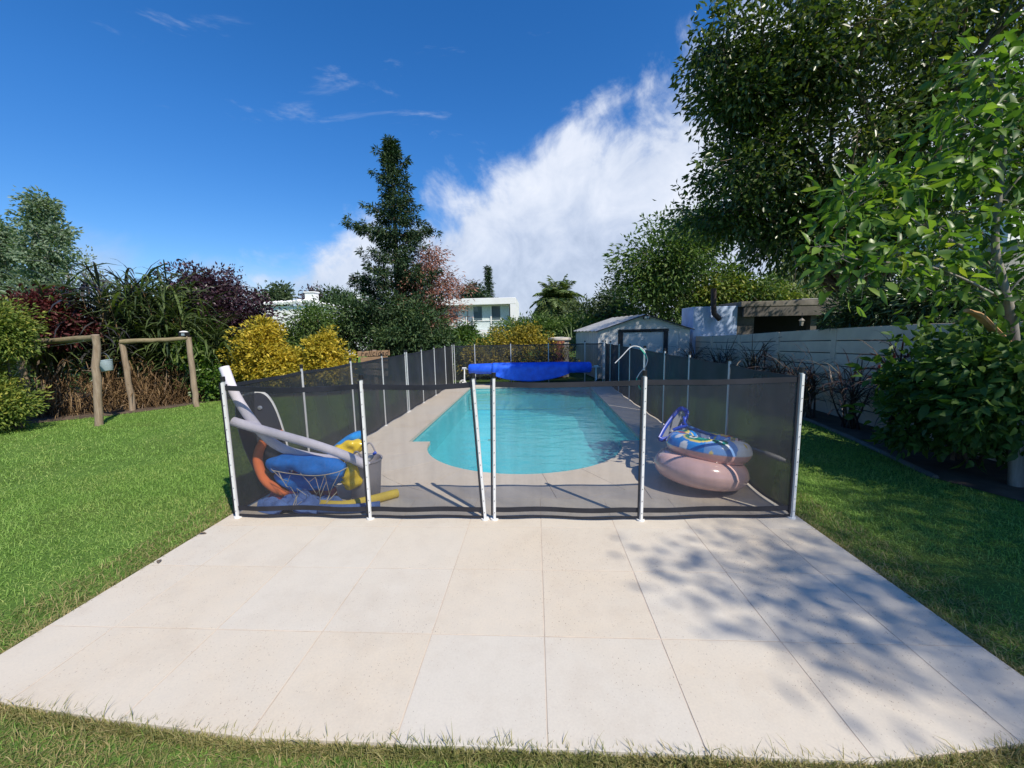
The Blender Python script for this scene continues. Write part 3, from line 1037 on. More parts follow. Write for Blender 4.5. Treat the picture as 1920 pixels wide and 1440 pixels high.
def fence(label, pts, mat, front=False, leans=None, sag=0.03, seed=0, skip_first=False, skip_last=False, hem=0.041):
    f_ = thing('pool_fence', label, 'fence', pts[0], 0, 'pool fence sections')
    leans = leans or [0] * len(pts)
    for i, p in enumerate(pts):
        if (i == 0 and skip_first) or (i == len(pts) - 1 and skip_last):
            continue
        add_post(f_, p, front, (leans[i] / PH, 0))
    for i in range(len(pts) - 1):
        add_panel(f_, pts[i], pts[i + 1], mat, sag * rng.uniform(0.6, 1.2), hem, seed=seed + i, la=leans[i], lb=leans[i + 1])
    return f_
fence('black netting fence section across the front, left of the narrow post gap', [(-2.69, 0.15, 0), (-1.48, 0.14, 0), (-0.475, 0.14, 0)], M['mesh'], True, [0, 0, -0.065], 0.030, 1)
fence('black netting fence section across the front, right of the narrow post gap', [(-0.395, 0.14, 0), (0.835, 0.14, 0), (2.09, 0.20, 0)], M['mesh'], True, [0.025, 0.01, 0], 0.012, 5)
fence('netting fence along the left deck edge, its near half beside the pool toys', [(-2.745, 0.17, 0), (-2.72, 1.38, 0), (-2.67, 2.53, 0), (-2.655, 3.69, 0), (-2.63, 4.86, 0)], M['mesh_far'], False, None, 0.012, 11, True, hem=0.03)
fence('netting fence along the left deck edge, its far half reaching the back corner', [(-2.63, 4.97, 0), (-2.61, 5.98, 0), (-2.59, 7.07, 0), (-2.57, 8.23, 0), (-2.55, 9.14, 0)], M['mesh_far'], False, None, 0.012, 16, hem=0.03)
fence('netting fence along the right deck edge, its near half beside the inflatable rings', [(2.10, 0.24, 0), (2.11, 1.45, 0), (2.10, 2.60, 0), (2.09, 3.65, 0), (2.08, 4.80, 0)], M['mesh_far'], False, None, 0.015, 21, True, hem=0.03)
fence('netting fence along the right deck edge, its far half in front of the shed', [(2.08, 4.89, 0), (2.07, 6.03, 0), (2.07, 7.19, 0), (2.06, 8.34, 0), (2.05, 9.13, 0)], M['mesh_far'], False, None, 0.015, 26, hem=0.03)
fence('netting fence across the far pool end behind the rolled blue cover', [(-2.50, 9.21, 0), (-1.87, 9.21, 0), (-0.77, 9.21, 0), (0.37, 9.20, 0), (1.46, 9.20, 0), (2.00, 9.20, 0)], M['mesh_far'], False, None, 0.012, 31, hem=0.03)

# ================================================================== COVER ROLLER
cr = thing('cover_roller', 'rolled bright blue pool cover on a low wheeled stand across the far end', 'pool cover', (-0.16, 8.84, 0))
mb = MB()
mb.lathe([(0.125, 0), (0.150, 0.04), (0.158, 0.5), (0.163, 1.6), (0.160, 2.9), (0.156, 3.55), (0.12, 3.60)], (-2.0, 8.84, 0.50), 28, Matrix.Rotation(math.radians(90), 3, 'Y'))
roll = part('cover_roll', mb, M['cover'], cr, 40)
def flapf(u, v):
    x = -1.30 + 2.25 * u
    low_ = 0.335 - 0.21 * (math.sin(math.pi * min(1, u * 1.02)) ** 0.75)
    # starts on the front of the roll and hangs free
    if v < 0.5:
        a = math.radians(95 - 180 * v)
        return (x, 8.84 - 0.166 * math.cos(math.radians(90) - a + math.radians(0)) * 0 - 0.170 * math.cos(a - math.radians(0)) if False else 8.84 - 0.170 * math.sin(math.radians(180 * v + 5)), 0.50 + 0.170 * math.cos(math.radians(180 * v + 5)))
    t = (v - 0.5) / 0.5
    zz = 0.49 + (low_ - 0.49) * t
    return (x, 8.84 - 0.170 - 0.012 * math.sin(u * 14) * t, zz)
mb = MB()
mb.grid(flapf, 36, 16)
fl = part('hanging_flap', mb, M['cover'], cr, 180)
s_ = fl.modifiers.new('thickness', 'SOLIDIFY')
s_.thickness = 0.006
mb = MB()
mb.tube([(-2.22, 8.84, 0.5), (1.86, 8.84, 0.5)], 0.018, 8)
part('axle', mb, M['steel'], cr, 60)
for sx in (-2.14, 1.74):
    mb = MB()
    mb.tube([(sx, 8.72, 0.055), (sx, 8.84, 0.52)], 0.016, 8)
    mb.tube([(sx, 8.96, 0.055), (sx, 8.84, 0.52)], 0.016, 8)
    mb.tube([(sx, 8.66, 0.055), (sx, 9.02, 0.055)], 0.016, 8)
    mb.tube([(sx - 0.06, 8.83, 0.53), (sx + 0.06, 8.83, 0.53)], 0.022, 8)
    part('end_frame', mb, M['white'], cr, 60)
def wheel(x, y, r, mk):
    R90 = Matrix.Rotation(math.radians(90), 3, 'X') @ Matrix.Identity(3)
    mb = MB()
    n_ = 28
    ring = [(x + (r - 0.012) * math.cos(2 * math.pi * k / n_), y, r + (r - 0.012) * math.sin(2 * math.pi * k / n_)) for k in range(n_ + 1)]
    mb.tube(ring, 0.012, 8, False)
    for k in range(6):
        q = 2 * math.pi * k / 6
        mb.tube([(x, y, r), (x + (r - 0.012) * math.cos(q), y, r + (r - 0.012) * math.sin(q))], 0.011, 6)
    mb.lathe([(0.026, -0.016), (0.026, 0.016)], (x, y, r), 12, R90)
    return part('wheel', mb, M[mk], cr, 50)
wheel(-2.16, 8.62, 0.105, 'white')
wheel(1.76, 8.64, 0.075, 'black')

# ================================================================== SIGNPOST
sp = thing('signpost', 'rustic wooden signpost with four stacked boards, the top one lettered Felicidad', 'sign', (-3.28, 4.9, 0))
mb = MB()
mb.box((-3.27, 4.93, 0.62), (0.07, 0.045, 1.31))
part('sign_post', mb, M['sign_grey'], sp, bevel=0.004)
def board(cx, cz, wd, h, tilt, mk, arrow=0):
    R = Matrix.Rotation(tilt, 3, 'Y')
    mb = MB()
    hw, hh = wd / 2, h / 2
    rg = np.random.default_rng(int(cz * 100))
    if arrow:
        pl_ = [(-hw, 0), (-hw + 0.09, -hh), (hw, -hh * 1.0), (hw, hh), (-hw + 0.09, hh)]
    else:
        pl_ = [(-hw, -hh), (0, -hh + rg.normal(0, .003)), (hw, -hh), (hw, hh), (0, hh + rg.normal(0, .003)), (-hw, hh)]
    n_ = len(pl_)
    vs = [R @ Vector((x, -0.011, z)) + Vector((cx, 4.895, cz)) for x, z in pl_] + [R @ Vector((x, 0.011, z)) + Vector((cx, 4.895, cz)) for x, z in pl_]
    fs = [tuple(range(n_)), tuple(range(2 * n_ - 1, n_ - 1, -1))] + [(i, n_ + i, n_ + (i + 1) % n_, (i + 1) % n_) for i in range(n_)]
    mb.add(vs, fs)
    return part('sign_board', mb, M[mk], sp, bevel=0.003), R
bd, R = board(-3.275, 1.205, 0.655, 0.105, math.radians(-1.5), 'sign')
fc = bpy.data.curves.new('lettering', 'FONT')
fc.body = 'Felicidad'
fc.size = 0.145
fc.shear = 0.30
fc.space_character = 1.12
fc.align_x = 'CENTER'
fc.align_y = 'CENTER'
fc.extrude = 0.0015
tmp = bpy.data.objects.new('lettering_curve', fc)
COL.objects.link(tmp)
dg = bpy.context.evaluated_depsgraph_get()
me = bpy.data.meshes.new_from_object(tmp.evaluated_get(dg))
bpy.data.objects.remove(tmp)
bpy.data.curves.remove(fc)
lt = link('lettering', me, M['ink'], bd, True)
lt.location = (-3.26 + 3.28, 4.8825 - 4.9, 1.203)
lt.location = Vector((-3.26, 4.8825, 1.203)) - wloc(bd)
lt.rotation_euler = (math.radians(90), math.radians(-1.5), 0)
for cz, wd, tilt, mk, ar, cx in ((1.085, 0.56, -2.0, 'sign', 0, -3.27), (0.955, 0.53, 1.0, 'sign_grey', 0, -3.265), (0.815, 0.52, 5.0, 'sign_grey', 1, -3.265)):
    b_, R = board(cx, cz, wd, 0.105, math.radians(tilt), mk, ar)
    if cz < 1.0:
        # carved strokes worn past reading
        mb = MB()
        rg = np.random.default_rng(int(cz * 1000))
        for k in range(9):
            x = -0.17 + k * 0.038
            p = [R @ Vector((x + rg.uniform(-.004, .018), -0.0125, rg.uniform(-.022, .022))) + Vector((cx, 4.895, cz)) for _ in range(4)]
            mb.tube(p, 0.0028, 5)
        part('carving', mb, M['ink'], b_)

# ================================================================== TIMBER FRAMES
def log(name, a, b, r, mat, parent, seed):
    rg = np.random.default_rng(seed)
    mb = MB()
    a, b = Vector(a), Vector(b)
    pts, rs = [], []
    for i in range(10):
        t = i / 9
        p = a.lerp(b, t) + Vector(rg.normal(0, r * 0.12, 3))
        pts.append(p)
        rs.append(r * (1.03 - 0.1 * t) * rg.uniform(0.95, 1.05))
    mb.tube(pts, rs, 14)
    return part(name, mb, mat, parent, 55)
fr1 = thing('timber_frame', 'log post and beam frame half hidden by the gold tipped bush, bucket beside it', 'timber frame', (-8.39, 4.02, 0), 0, 'timber frames on the lawn')
log('post', (-8.39, 4.02, -0.1), (-8.157, 4.020, 1.683), 0.062, M['log'], fr1, 1)
log('post', (-11.0, 5.0, -0.1), (-11.1, 5.0, 1.62), 0.07, M['log'], fr1, 4)
log('beam', (-8.200, 4.060, 1.634), (-10.925, 4.950, 1.538), 0.06, M['log_beam'], fr1, 2)
fr2 = thing('timber_frame', 'leaning log frame with a level beam and a small lamp box on its right post', 'timber frame', (-8.08, 5.95, 0), 0, 'timber frames on the lawn')
log('post', (-9.27, 5.55, -0.1), (-9.229, 5.500, 1.511), 0.060, M['log'], fr2, 5)
log('post', (-8.08, 5.95, -0.1), (-8.074, 5.950, 1.611), 0.060, M['log'], fr2, 6)
log('beam', (-9.233, 5.460, 1.536), (-8.060, 5.930, 1.587), 0.052, M['log_beam'], fr2, 7)
pst = thing('fence_stake', 'pale short stake standing behind the timber frame in the planting', 'stake', (-9.4, 7.2, 0))
log('stake', (-9.4, 7.2, -0.05), (-9.45, 7.2, 1.05), 0.05, M['bark_pale'], pst, 9)
lb = thing('lamp_box', 'small dark lamp box with a pale cap on top of the timber post', 'lamp', (-8.16, 5.95, 1.60))
mb = MB()
mb.box((-8.15, 5.93, 1.672), (0.17, 0.13, 0.105))
part('housing', mb, M['black'], lb, bevel=0.008)
mb = MB()
mb.lathe([(0.02, 0.03), (0.07, 0.02), (0.085, 0)], (-8.17, 5.95, 1.726), 16)
part('lid', mb, M['white'], lb, 50)
mb = MB()
mb.box((-8.12, 5.862, 1.672), (0.075, 0.006, 0.05))
part('lens', mb, M['bucket_metal'], lb)
bk = thing('bucket', 'grey blue bucket hanging on a wire between the two timber frames', 'bucket', (-8.808, 4.700, 1.059))
bc = Vector((-8.808, 4.700, 1.059))
Rb = Matrix.Rotation(math.radians(-9), 3, 'Y')
mb = MB()
mb.lathe([(0.088, -0.105), (0.092, -0.10), (0.118, 0.10), (0.124, 0.10), (0.124, 0.116), (0.112, 0.116), (0.112, 0.09), (0.085, -0.09)], bc, 24, Rb)
part('body', mb, M['bucket_metal'], bk, 40)
mb = MB()
mb.tube([bc + Rb @ Vector((0.12 * math.cos(q), 0, 0.10 + 0.17 * math.sin(q))) for q in np.linspace(0, math.pi, 12)], 0.004, 5)
part('handle', mb, M['steel'], bk)
wr = MB()
wr.tube([(-8.40, 4.0, 1.58), bc + Vector((0.0, 0, 0.29)), (-9.42, 5.52, 1.42)], 0.0035, 5)
part('hanging_wire', wr, M['steel'], bk)
wr = MB()
wr.tube([(-10.191, 4.700, 1.455), (-8.938, 4.300, 1.542), (-8.227, 4.050, 1.595)], 0.006, 5)
tag(part('clothes_line', wr, M['cord']), 'pale line strung under the beam of the hidden timber frame', 'line')

# ================================================================== POOL TOYS, LEFT
def curve_pts(ctrl, n=24):
    P = [Vector(p) for p in ctrl]
    P = [P[0] * 2 - P[1]] + P + [P[-1] * 2 - P[-2]]
    res = []
    seg = len(P) - 3
    for i in range(seg):
        p0, p1, p2, p3 = P[i:i + 4]
        m_ = max(2, n // seg)
        for k in range(m_ + (1 if i == seg - 1 else 0)):
            t = k / m_
            res.append(0.5 * ((2 * p1) + (p2 - p0) * t + (2 * p0 - 5 * p1 + 4 * p2 - p3) * t * t + (3 * p1 - p0 - 3 * p2 + p3) * t ** 3))
    return res
def noodle(label, ctrl, r, mat, group=None, hole=True):
    pts = curve_pts(ctrl, 30)
    mb = MB()
    mb.tube(pts, r, 16, False)
    # hollow ends
    for e, q in ((0, 1), (-1, -2)):
        t = (pts[e] - pts[q]).normalized()
        a = t.cross(Vector((0.1, 0.2, 1))).normalized()
        b = a.cross(t)
        o_ = len(mb.v)
        vs, fs = [], []
        for rr, dp in ((r, 0), (r * 0.36, 0), (r * 0.36, -0.04)):
            for k in range(16):
                g_ = 2 * math.pi * k / 16
                vs.append(pts[e] + a * math.cos(g_) * rr + b * math.sin(g_) * rr + t * dp)
        for j in range(2):
            for k in range(16):
                fs.append((j * 16 + k, j * 16 + (k + 1) % 16, (j + 1) * 16 + (k + 1) % 16, (j + 1) * 16 + k))
        fs.append(tuple(32 + k for k in range(16)))
        mb.add(vs, fs)
    return tag(part('pool_noodle', mb, mat, None, 60), label, 'pool noodle', group)
noodle('white foam noodle sticking up over the fence corner and curving down into the pile', [(-2.786, 0.300, 1.333), (-2.707, 0.290, 1.094), (-2.598, 0.310, 0.861), (-2.487, 0.360, 0.659), (-2.368, 0.450, 0.521), (-2.155, 0.520, 0.435), (-1.936, 0.560, 0.395)], 0.041, M['noodle_white'], 'pool noodles')
noodle('straight white foam noodle lying across the pile down to the grey bucket', [(-2.711, 0.240, 0.853), (-2.609, 0.250, 0.816), (-2.363, 0.310, 0.716), (-2.052, 0.360, 0.602), (-1.780, 0.400, 0.482), (-1.602, 0.440, 0.371)], 0.041, M['noodle_white'], 'pool noodles')
noodle('orange foam noodle bent in a hoop against the black board', [(-2.490, 0.580, 0.648), (-2.611, 0.540, 0.627), (-2.680, 0.500, 0.523), (-2.681, 0.460, 0.398), (-2.619, 0.440, 0.247), (-2.503, 0.440, 0.141), (-2.386, 0.480, 0.077)], 0.043, M['noodle_orange'], 'pool noodles')
yn = [(-2.151, 0.353, 0.000), (-1.824, 0.311, 0.000), (-1.618, 0.417, 0.000), (-1.395, 0.604, 0.000)]
noodle('yellow foam noodle lying on the deck under the net', [(x, y, 0.043) for x, y, z in yn], 0.042, M['noodle_yellow'], 'pool noodles')
noodle('blue foam noodle on the deck behind the yellow one, nearest the grey bucket', [(x, y, 0.042) for x, y, z in [(-1.989, 0.242, 0.000), (-1.694, 0.246, 0.000), (-1.461, 0.314, 0.000)]], 0.040, M['cloth_navy'], 'pool noodles')
noodle('mustard foam noodle end standing behind the hanging net', [(-2.340, 0.620, -0.121), (-2.311, 0.620, 0.030), (-2.278, 0.660, 0.153), (-2.203, 0.720, 0.243)], 0.045, M['noodle_yellow'], 'pool noodles')

# black board leaning on the side fence
bbd = thing('body_board', 'black foam board with a white rim leaning on the left fence', 'body board', (-2.45, 0.85, 0))
def board_outline(n_=40):
    pts = []
    for k in range(n_):
        q = 2 * math.pi * k / n_
        c_, s__ = math.cos(q), math.sin(q)
        x = 0.185 * math.copysign(abs(c_) ** 0.62, c_)
        z = 0.50 * math.copysign(abs(s__) ** 0.62, s__)
        x *= 1 - 0.22 * max(0, -z / 0.56)
        pts.append((x, z))
    return pts
BR = Matrix.Rotation(math.radians(22), 3, 'Z') @ Matrix.Rotation(math.radians(-12), 3, 'Y') @ Matrix.Rotation(math.radians(-6), 3, 'X')
BC = Vector((-2.662, 0.560, 0.579))
def board_layer(y0, y1, sc):
    ol = board_outline()
    mb = MB()
    n_ = len(ol)
    bow = lambda z: 0.05 * (z / 0.56) ** 2
    vs = [BR @ Vector((x * sc, y0 + bow(z), z * sc)) + BC for x, z in ol] + [BR @ Vector((x * sc, y1 + bow(z), z * sc)) + BC for x, z in ol]
    return mb.add(vs, [tuple(range(n_)), tuple(range(2 * n_ - 1, n_ - 1, -1))] + [(i, n_ + i, n_ + (i + 1) % n_, (i + 1) % n_) for i in range(n_)])
part('slick_skin', board_layer(-0.026, 0.004, 0.965), M['board'], bbd, 40)
part('rim', board_layer(-0.020, 0.026, 1.0), M['white'], bbd, 40)
mb = MB()
for x, z, r in ((0.05, 0.33, 0.020), (-0.10, 0.42, 0.010), (-0.08, -0.38, 0.010)):
    mb.lathe([(r, 0), (r, 0.006), (r * 0.5, 0.008)], BR @ Vector((x, -0.026 + 0.05 * (z / 0.56) ** 2, z)) + BC, 16, BR @ Matrix.Rotation(math.radians(90), 3, 'X'))
part('leash_plug', mb, M['steel'], bbd, 40)

def lumpy(ctrl, radii, seed, amp=0.18, n=20, rings=34, flat=1.0, ridges=0):
    rg = np.random.default_rng(seed)
    pts = curve_pts(ctrl, rings)
    m_ = len(pts)
    rr = np.interp(np.linspace(0, 1, m_), np.linspace(0, 1, len(radii)), radii)
    mb = MB()
    mb.tube(pts, list(rr), n, True, flat)
    ph = rg.uniform(0, 6.28, 6)
    V = []
    for i, v in enumerate(mb.v):
        c_ = pts[i // n]
        k = i % n
        q = 2 * math.pi * k / n
        t = (i // n) / m_
        f_ = 1 + amp * (0.5 * math.sin(3 * q + 7 * t + ph[0]) + 0.35 * math.sin(5 * q - 13 * t + ph[1]) + 0.3 * math.sin(2 * q + 21 * t + ph[2]))
        if ridges:
            f_ += 0.05 * math.sin(ridges * 6.28 * t)
        V.append(tuple(c_ + (Vector(v) - c_) * f_))
    mb.v = V
    return mb
bt = tag(part('blue_cushion', lumpy([(-2.516, 0.420, 0.359), (-2.457, 0.410, 0.414), (-2.321, 0.400, 0.417), (-2.107, 0.380, 0.393), (-1.900, 0.370, 0.375), (-1.800, 0.380, 0.357)], [0.05, 0.075, 0.078, 0.07, 0.085, 0.095, 0.092, 0.06], 5, 0.20, flat=1.0, ridges=4), M['cloth_blue'], None, 180),
         'bright blue cloth float lying across the pile with the net over it', 'pool float')
tag(part('blue_cushion', lumpy([(-2.530, 0.500, 0.267), (-2.363, 0.480, 0.211), (-2.062, 0.460, 0.213), (-1.856, 0.460, 0.260)], [0.04, 0.075, 0.085, 0.075, 0.03], 8, 0.24), M['cloth_blue'], None, 180),
    'darker blue cloth roll sagging underneath the bright blue float', 'pool float')
# boat shaped inflatable, blue tube and yellow folds
ib = thing('inflatable', 'half deflated blue and yellow vinyl inflatable crumpled on the pile by the bucket', 'inflatable', (-1.930, 0.700, 0.361))
part('blue_tube', lumpy([(-2.279, 0.950, 0.234), (-2.088, 0.920, 0.396), (-1.932, 0.900, 0.510), (-1.810, 0.880, 0.577)], [0.05, 0.075, 0.07, 0.065, 0.03], 2, 0.10), M['vinyl_blue'], ib, 180)
part('yellow_fold', lumpy([(-2.171, 0.820, 0.312), (-2.021, 0.780, 0.392), (-1.893, 0.780, 0.459), (-1.788, 0.800, 0.486)], [0.03, 0.085, 0.075, 0.075, 0.03], 3, 0.30), M['vinyl_yellow'], ib, 180)
part('yellow_fold', lumpy([(-1.837, 0.560, 0.363), (-1.788, 0.520, 0.286), (-1.806, 0.500, 0.198), (-1.853, 0.500, 0.129)], [0.06, 0.115, 0.105, 0.075, 0.02], 4, 0.26), M['vinyl_yellow'], ib, 180)
# grey tub
bt_ = thing('tub', 'soft grey tub with rope handles holding toys at the fence post', 'tub', (-1.654, 0.335, 0.000))
tc_ = Vector((-1.654, 0.335, 0.000)) + Vector((-0.07, 0.30, 0))
mb = MB()
mb.lathe([(0.125, 0.0), (0.135, 0.01), (0.165, 0.36), (0.176, 0.37), (0.176, 0.385), (0.16, 0.385), (0.15, 0.34), (0.12, 0.03)], tc_, 30)
part('body', mb, M['bucket'], bt_, 40)
for s_ in (-1, 1):
    mb = MB()
    mb.tube([tc_ + Vector((-0.07 + 0.14 * t, s_ * 0.15, 0.37 + 0.13 * math.sin(math.pi * t))) for t in np.linspace(0, 1, 12)], 0.008, 7)
    part('handle', mb, M['bucket'], bt_, 60)
bo = thing('bottle', 'small clear bottle with a blue cap sticking out of the grey tub', 'bottle', (-1.647, 0.660, 0.417))
bp = Vector((-1.671, 0.660, 0.384))
Rbo = Matrix.Rotation(math.radians(48), 3, 'Y')
mb = MB()
mb.lathe([(0.024, -0.12), (0.024, 0.02), (0.011, 0.045), (0.011, 0.055)], bp, 14, Rbo)
part('body', mb, M['white'], bo, 40)
mb = MB()
mb.lathe([(0.0155, 0.052), (0.0155, 0.078), (0.012, 0.082)], bp, 14, Rbo)
part('cap', mb, M['blueplastic'], bo, 40)

def heap(name, label, cat_, cx, cy, rx, ry, h, mat, seed):
    rg = np.random.default_rng(seed)
    ph = rg.uniform(0, 6.28, 8)
    def fn(u, v):
        x, y = 2 * u - 1, 2 * v - 1
        a = math.atan2(y, x)
        e = max(0.0, 1 - (x * x + y * y) * (1 + 0.25 * math.sin(3 * a + ph[6])))
        zz = h * e ** 0.5 * (0.66 + 0.30 * math.sin(6 * x + 4 * y + ph[0]) + 0.22 * math.sin(11 * x - 7 * y + ph[1]) + 0.14 * math.sin(17 * y + 5 * x + ph[2]))
        sx = x * math.sqrt(max(0, 1 - y * y / 2)) 
        sy = y * math.sqrt(max(0, 1 - x * x / 2))
        return (cx + rx * sx, cy + ry * sy, 0.004 + max(0.0, zz))
    mb = MB()
    mb.grid(fn, 40, 30)
    return tag(part(name, mb, mat, None, 180), label, cat_)
heap('towel', 'faded blue towel heaped on the deck in the front left fence corner', 'towel', -2.24, 0.36, 0.42, 0.17, 0.13, M['cloth_navy'], 3)
heap('towel', 'crumpled pink towel behind the faded blue one, under the black board', 'towel', -2.36, 0.58, 0.36, 0.17, 0.25, M['cloth_pink'], 6)

# cord net over the float
net = MB()
rgn = np.random.default_rng(4)
top_ = curve_pts([(-2.440, 0.300, 0.380), (-2.247, 0.270, 0.361), (-2.014, 0.250, 0.348), (-1.820, 0.260, 0.374), (-1.729, 0.300, 0.409)], 20)
bot_ = curve_pts([(-2.340, 0.360, 0.225), (-2.233, 0.330, 0.083), (-2.106, 0.310, 0.004), (-1.951, 0.320, 0.052), (-1.797, 0.330, 0.217)], 20)
NC, NR = 8, 4
P = [[None] * NC for _ in range(NR)]
for j in range(NR):
    for i in range(NC):
        t = (i + (0.5 if j % 2 else 0)) / NC
        a = top_[min(len(top_) - 1, int(t * (len(top_) - 1)))]
        b = bot_[min(len(bot_) - 1, int(t * (len(bot_) - 1)))]
        P[j][i] = a.lerp(b, j / (NR - 1)) + Vector(rgn.normal(0, 0.032 if j else 0.010, 3))
for j in range(NR):
    for i in range(NC):
        if j + 1 < NR:
            if rgn.random() < 0.75:
                net.tube([P[j][i], P[j + 1][i]], 0.0026, 4)
            k = i + 1 if j % 2 else i - 1
            if 0 <= k < NC and rgn.random() < 0.7:
                net.tube([P[j][i], P[j + 1][k]], 0.0026, 4)
net.tube(top_, 0.004, 5)
net.tube([P[-1][i] for i in range(NC)], 0.003, 4)
for k in range(3):
    net.tube([P[NR - 1][1 + k], P[NR - 1][1 + k] + Vector((0.02 * k, -0.01, -0.06)), (P[NR - 1][2 + k].x, P[NR - 1][2 + k].y, 0.006)], 0.0028, 4)
tag(part('goal_net', net, M['cord']), 'tangled pale cord net draped over the blue float down to the deck', 'net')

# ================================================================== RINGS AND SKIMMER, RIGHT
def torus_mesh(R, r, nu, nv, squash=1.0, seed=0, wr_=0.0):
    rg = np.random.default_rng(seed)
    ph = rg.uniform(0, 6.28, 4)
    vs, fs = [], []
    for i in range(nu):
        a = 2 * math.pi * i / nu
        for j in range(nv):
            b = 2 * math.pi * j / nv
            inner = max(0, -math.cos(b))
            pk = 1 + wr_ * (math.sin(26 * a + ph[0]) * inner * 0.6 + 0.35 * math.sin(3 * a + ph[1]))
            seam = 1 + 0.035 * math.exp(-((b) / 0.09) ** 2) + 0.035 * math.exp(-((b - 2 * math.pi) / 0.09) ** 2)
            rr = r * pk * seam
            vs.append(((R + rr * math.cos(b)) * math.cos(a), (R + rr * math.cos(b)) * math.sin(a), squash * rr * math.sin(b)))
    for i in range(nu):
        for j in range(nv):
            fs.append((i * nv + j, ((i + 1) % nu) * nv + j, ((i + 1) % nu) * nv + (j + 1) % nv, i * nv + (j + 1) % nv))
    mb = MB()
    return mb.add(vs, fs)
def ring_mesh(R, r, seed, printed):
    nu, nv = (220, 64) if printed else (120, 36)
    mb = torus_mesh(R, r, nu, nv, 0.94, seed, 0.05)
    me = mb.mesh('body', 180)
    if printed:
        V = np.array(mb.v)
        a = np.arctan2(V[:, 1], V[:, 0])
        rho = np.hypot(V[:, 0], V[:, 1])
        z = V[:, 2]
        s = (a) * R                                    # along the tube
        q = (rho - R)                                  # across it
        pink = np.array([0.72, 0.40, 0.36])
        C = np.tile(pink, (len(V), 1))
        topm = z > -0.004
        rg = np.random.default_rng(seed)
        blue, white, yel, grn, teal, red, brn = (np.array(c_) for c_ in ((0.02, 0.24, 0.68), (0.74, 0.76, 0.78), (0.78, 0.60, 0.16), (0.01, 0.20, 0.13), (0.02, 0.36, 0.34), (0.55, 0.10, 0.06), (0.20, 0.08, 0.05)))
        sect = ((a + math.pi) / (2 * math.pi) * 8).astype(int) % 8
        basec = [blue, blue * 0.8 + white * 0.25, white, blue, blue * 0.8 + white * 0.25, white * 0.9, blue, blue * 1.1]
        cc = np.array([np.minimum(basec[k], 1) for k in range(8)])[sect]
        wavy = np.sin(a * 14 + q * 30) * 0.5 + np.sin(a * 5 - q * 22)
        cc = np.where((wavy > 0.95)[:, None], white, cc)
        cc = np.where((wavy < -1.32)[:, None], yel, cc)
        def blob(a0, q0, ra, rq, col):
            da = np.angle(np.exp(1j * (a - a0))) * R
            m_ = (da / ra) ** 2 + ((q - q0) / rq) ** 2 < 1
            cc[m_] = col
            return m_
        for a0 in (-2.65, 2.2, 0.75, -0.55):          # green fish with round eyes
            blob(a0, 0.01, 0.135, 0.080, yel)
            blob(a0, 0.015, 0.115, 0.062, grn)
            blob(a0 + 0.15, 0.01, 0.05, 0.03, teal)
            blob(a0 - 0.10, 0.022, 0.034, 0.034, white)
            blob(a0 - 0.10, 0.024, 0.017, 0.017, np.array([0.02, 0.02, 0.02]))
        for a0 in (-1.95, 1.45):                       # small round green fish
            blob(a0, 0.035, 0.062, 0.048, grn)
            blob(a0 + 0.02, 0.04, 0.035, 0.022, teal)
            blob(a0, 0.045, 0.014, 0.014, white)
        for a0, c_ in ((-0.95, brn), (-0.75, white), (0.15, red), (2.8, red), (-0.62, brn)):
            blob(a0, -0.02, 0.075, 0.05, c_)
            blob(a0 + 0.07, -0.035, 0.05, 0.02, yel)
        C = np.where(topm[:, None], cc, C)
        ca = me.color_attributes.new('print', 'FLOAT_COLOR', 'POINT')
        ca.data.foreach_set('color', np.c_[C, np.ones(len(C))].astype(np.float32).ravel())
    return me
def ring(label, c, R, r, tilt, seed, printed, mk, rz=0.0):
    t_ = thing('swim_ring', label, 'swim ring', c, 0, 'inflatable swim rings')
    o_ = link('body', ring_mesh(R, r, seed, printed), M[mk], t_, True)
    o_.rotation_euler = (tilt[0], tilt[1], rz)
    mb = MB()
    mb.lathe([(0.012, 0), (0.010, 0.022), (0.013, 0.026)], (0, 0, 0), 12)
    v_ = part('valve', mb, M[mk if mk != 'print' else 'pinkvinyl'], o_, 50, True)
    v_.location = (R * math.cos(-1.2), R * math.sin(-1.2), r * 0.93)
    return t_
rc = Vector((1.62, 0.93, 0.180))
ring('pale pink swim ring, the lower of the two on the deck', rc, 0.290, 0.150, (math.radians(-5), math.radians(8), 0), 3, False, 'pinkvinyl')
ring('swim ring printed with green fish on blue, lying on the pink one', rc + Vector((0.085, 0.03, 0.215)), 0.270, 0.125, (math.radians(-2), math.radians(7), 0), 7, True, 'print', 0.3)

sk = thing('leaf_skimmer', 'blue leaf skimmer with white net bag leaning over the swim rings', 'skimmer', (1.553, 1.250, 0.532))
fr_ = [(1.293, 1.200, 0.417), (1.382, 1.280, 0.526), (1.507, 1.360, 0.651), (1.583, 1.400, 0.702), (1.650, 1.420, 0.661), (1.639, 1.400, 0.581), (1.545, 1.320, 0.485), (1.455, 1.250, 0.426), (1.332, 1.200, 0.405), (1.293, 1.200, 0.417)]
mb = MB()
mb.tube(curve_pts(fr_, 54), 0.017, 8, False, 1.5)
mb.tube([(1.463, 1.280, 0.490), (1.542, 1.280, 0.519), (1.606, 1.240, 0.540)], [0.016, 0.02, 0.018], 8)
mb.tube([(1.615, 1.400, 0.605), (1.600, 1.320, 0.551), (1.606, 1.240, 0.540)], [0.013, 0.014, 0.016], 8)
part('frame', mb, M['blueplastic'], sk, 60)
mb = MB()
fp = [Vector(p) for p in curve_pts(fr_, 36)]
deep = Vector((1.777, 1.550, 0.421)) + Vector((0, 0, -0.02))
bagv = []
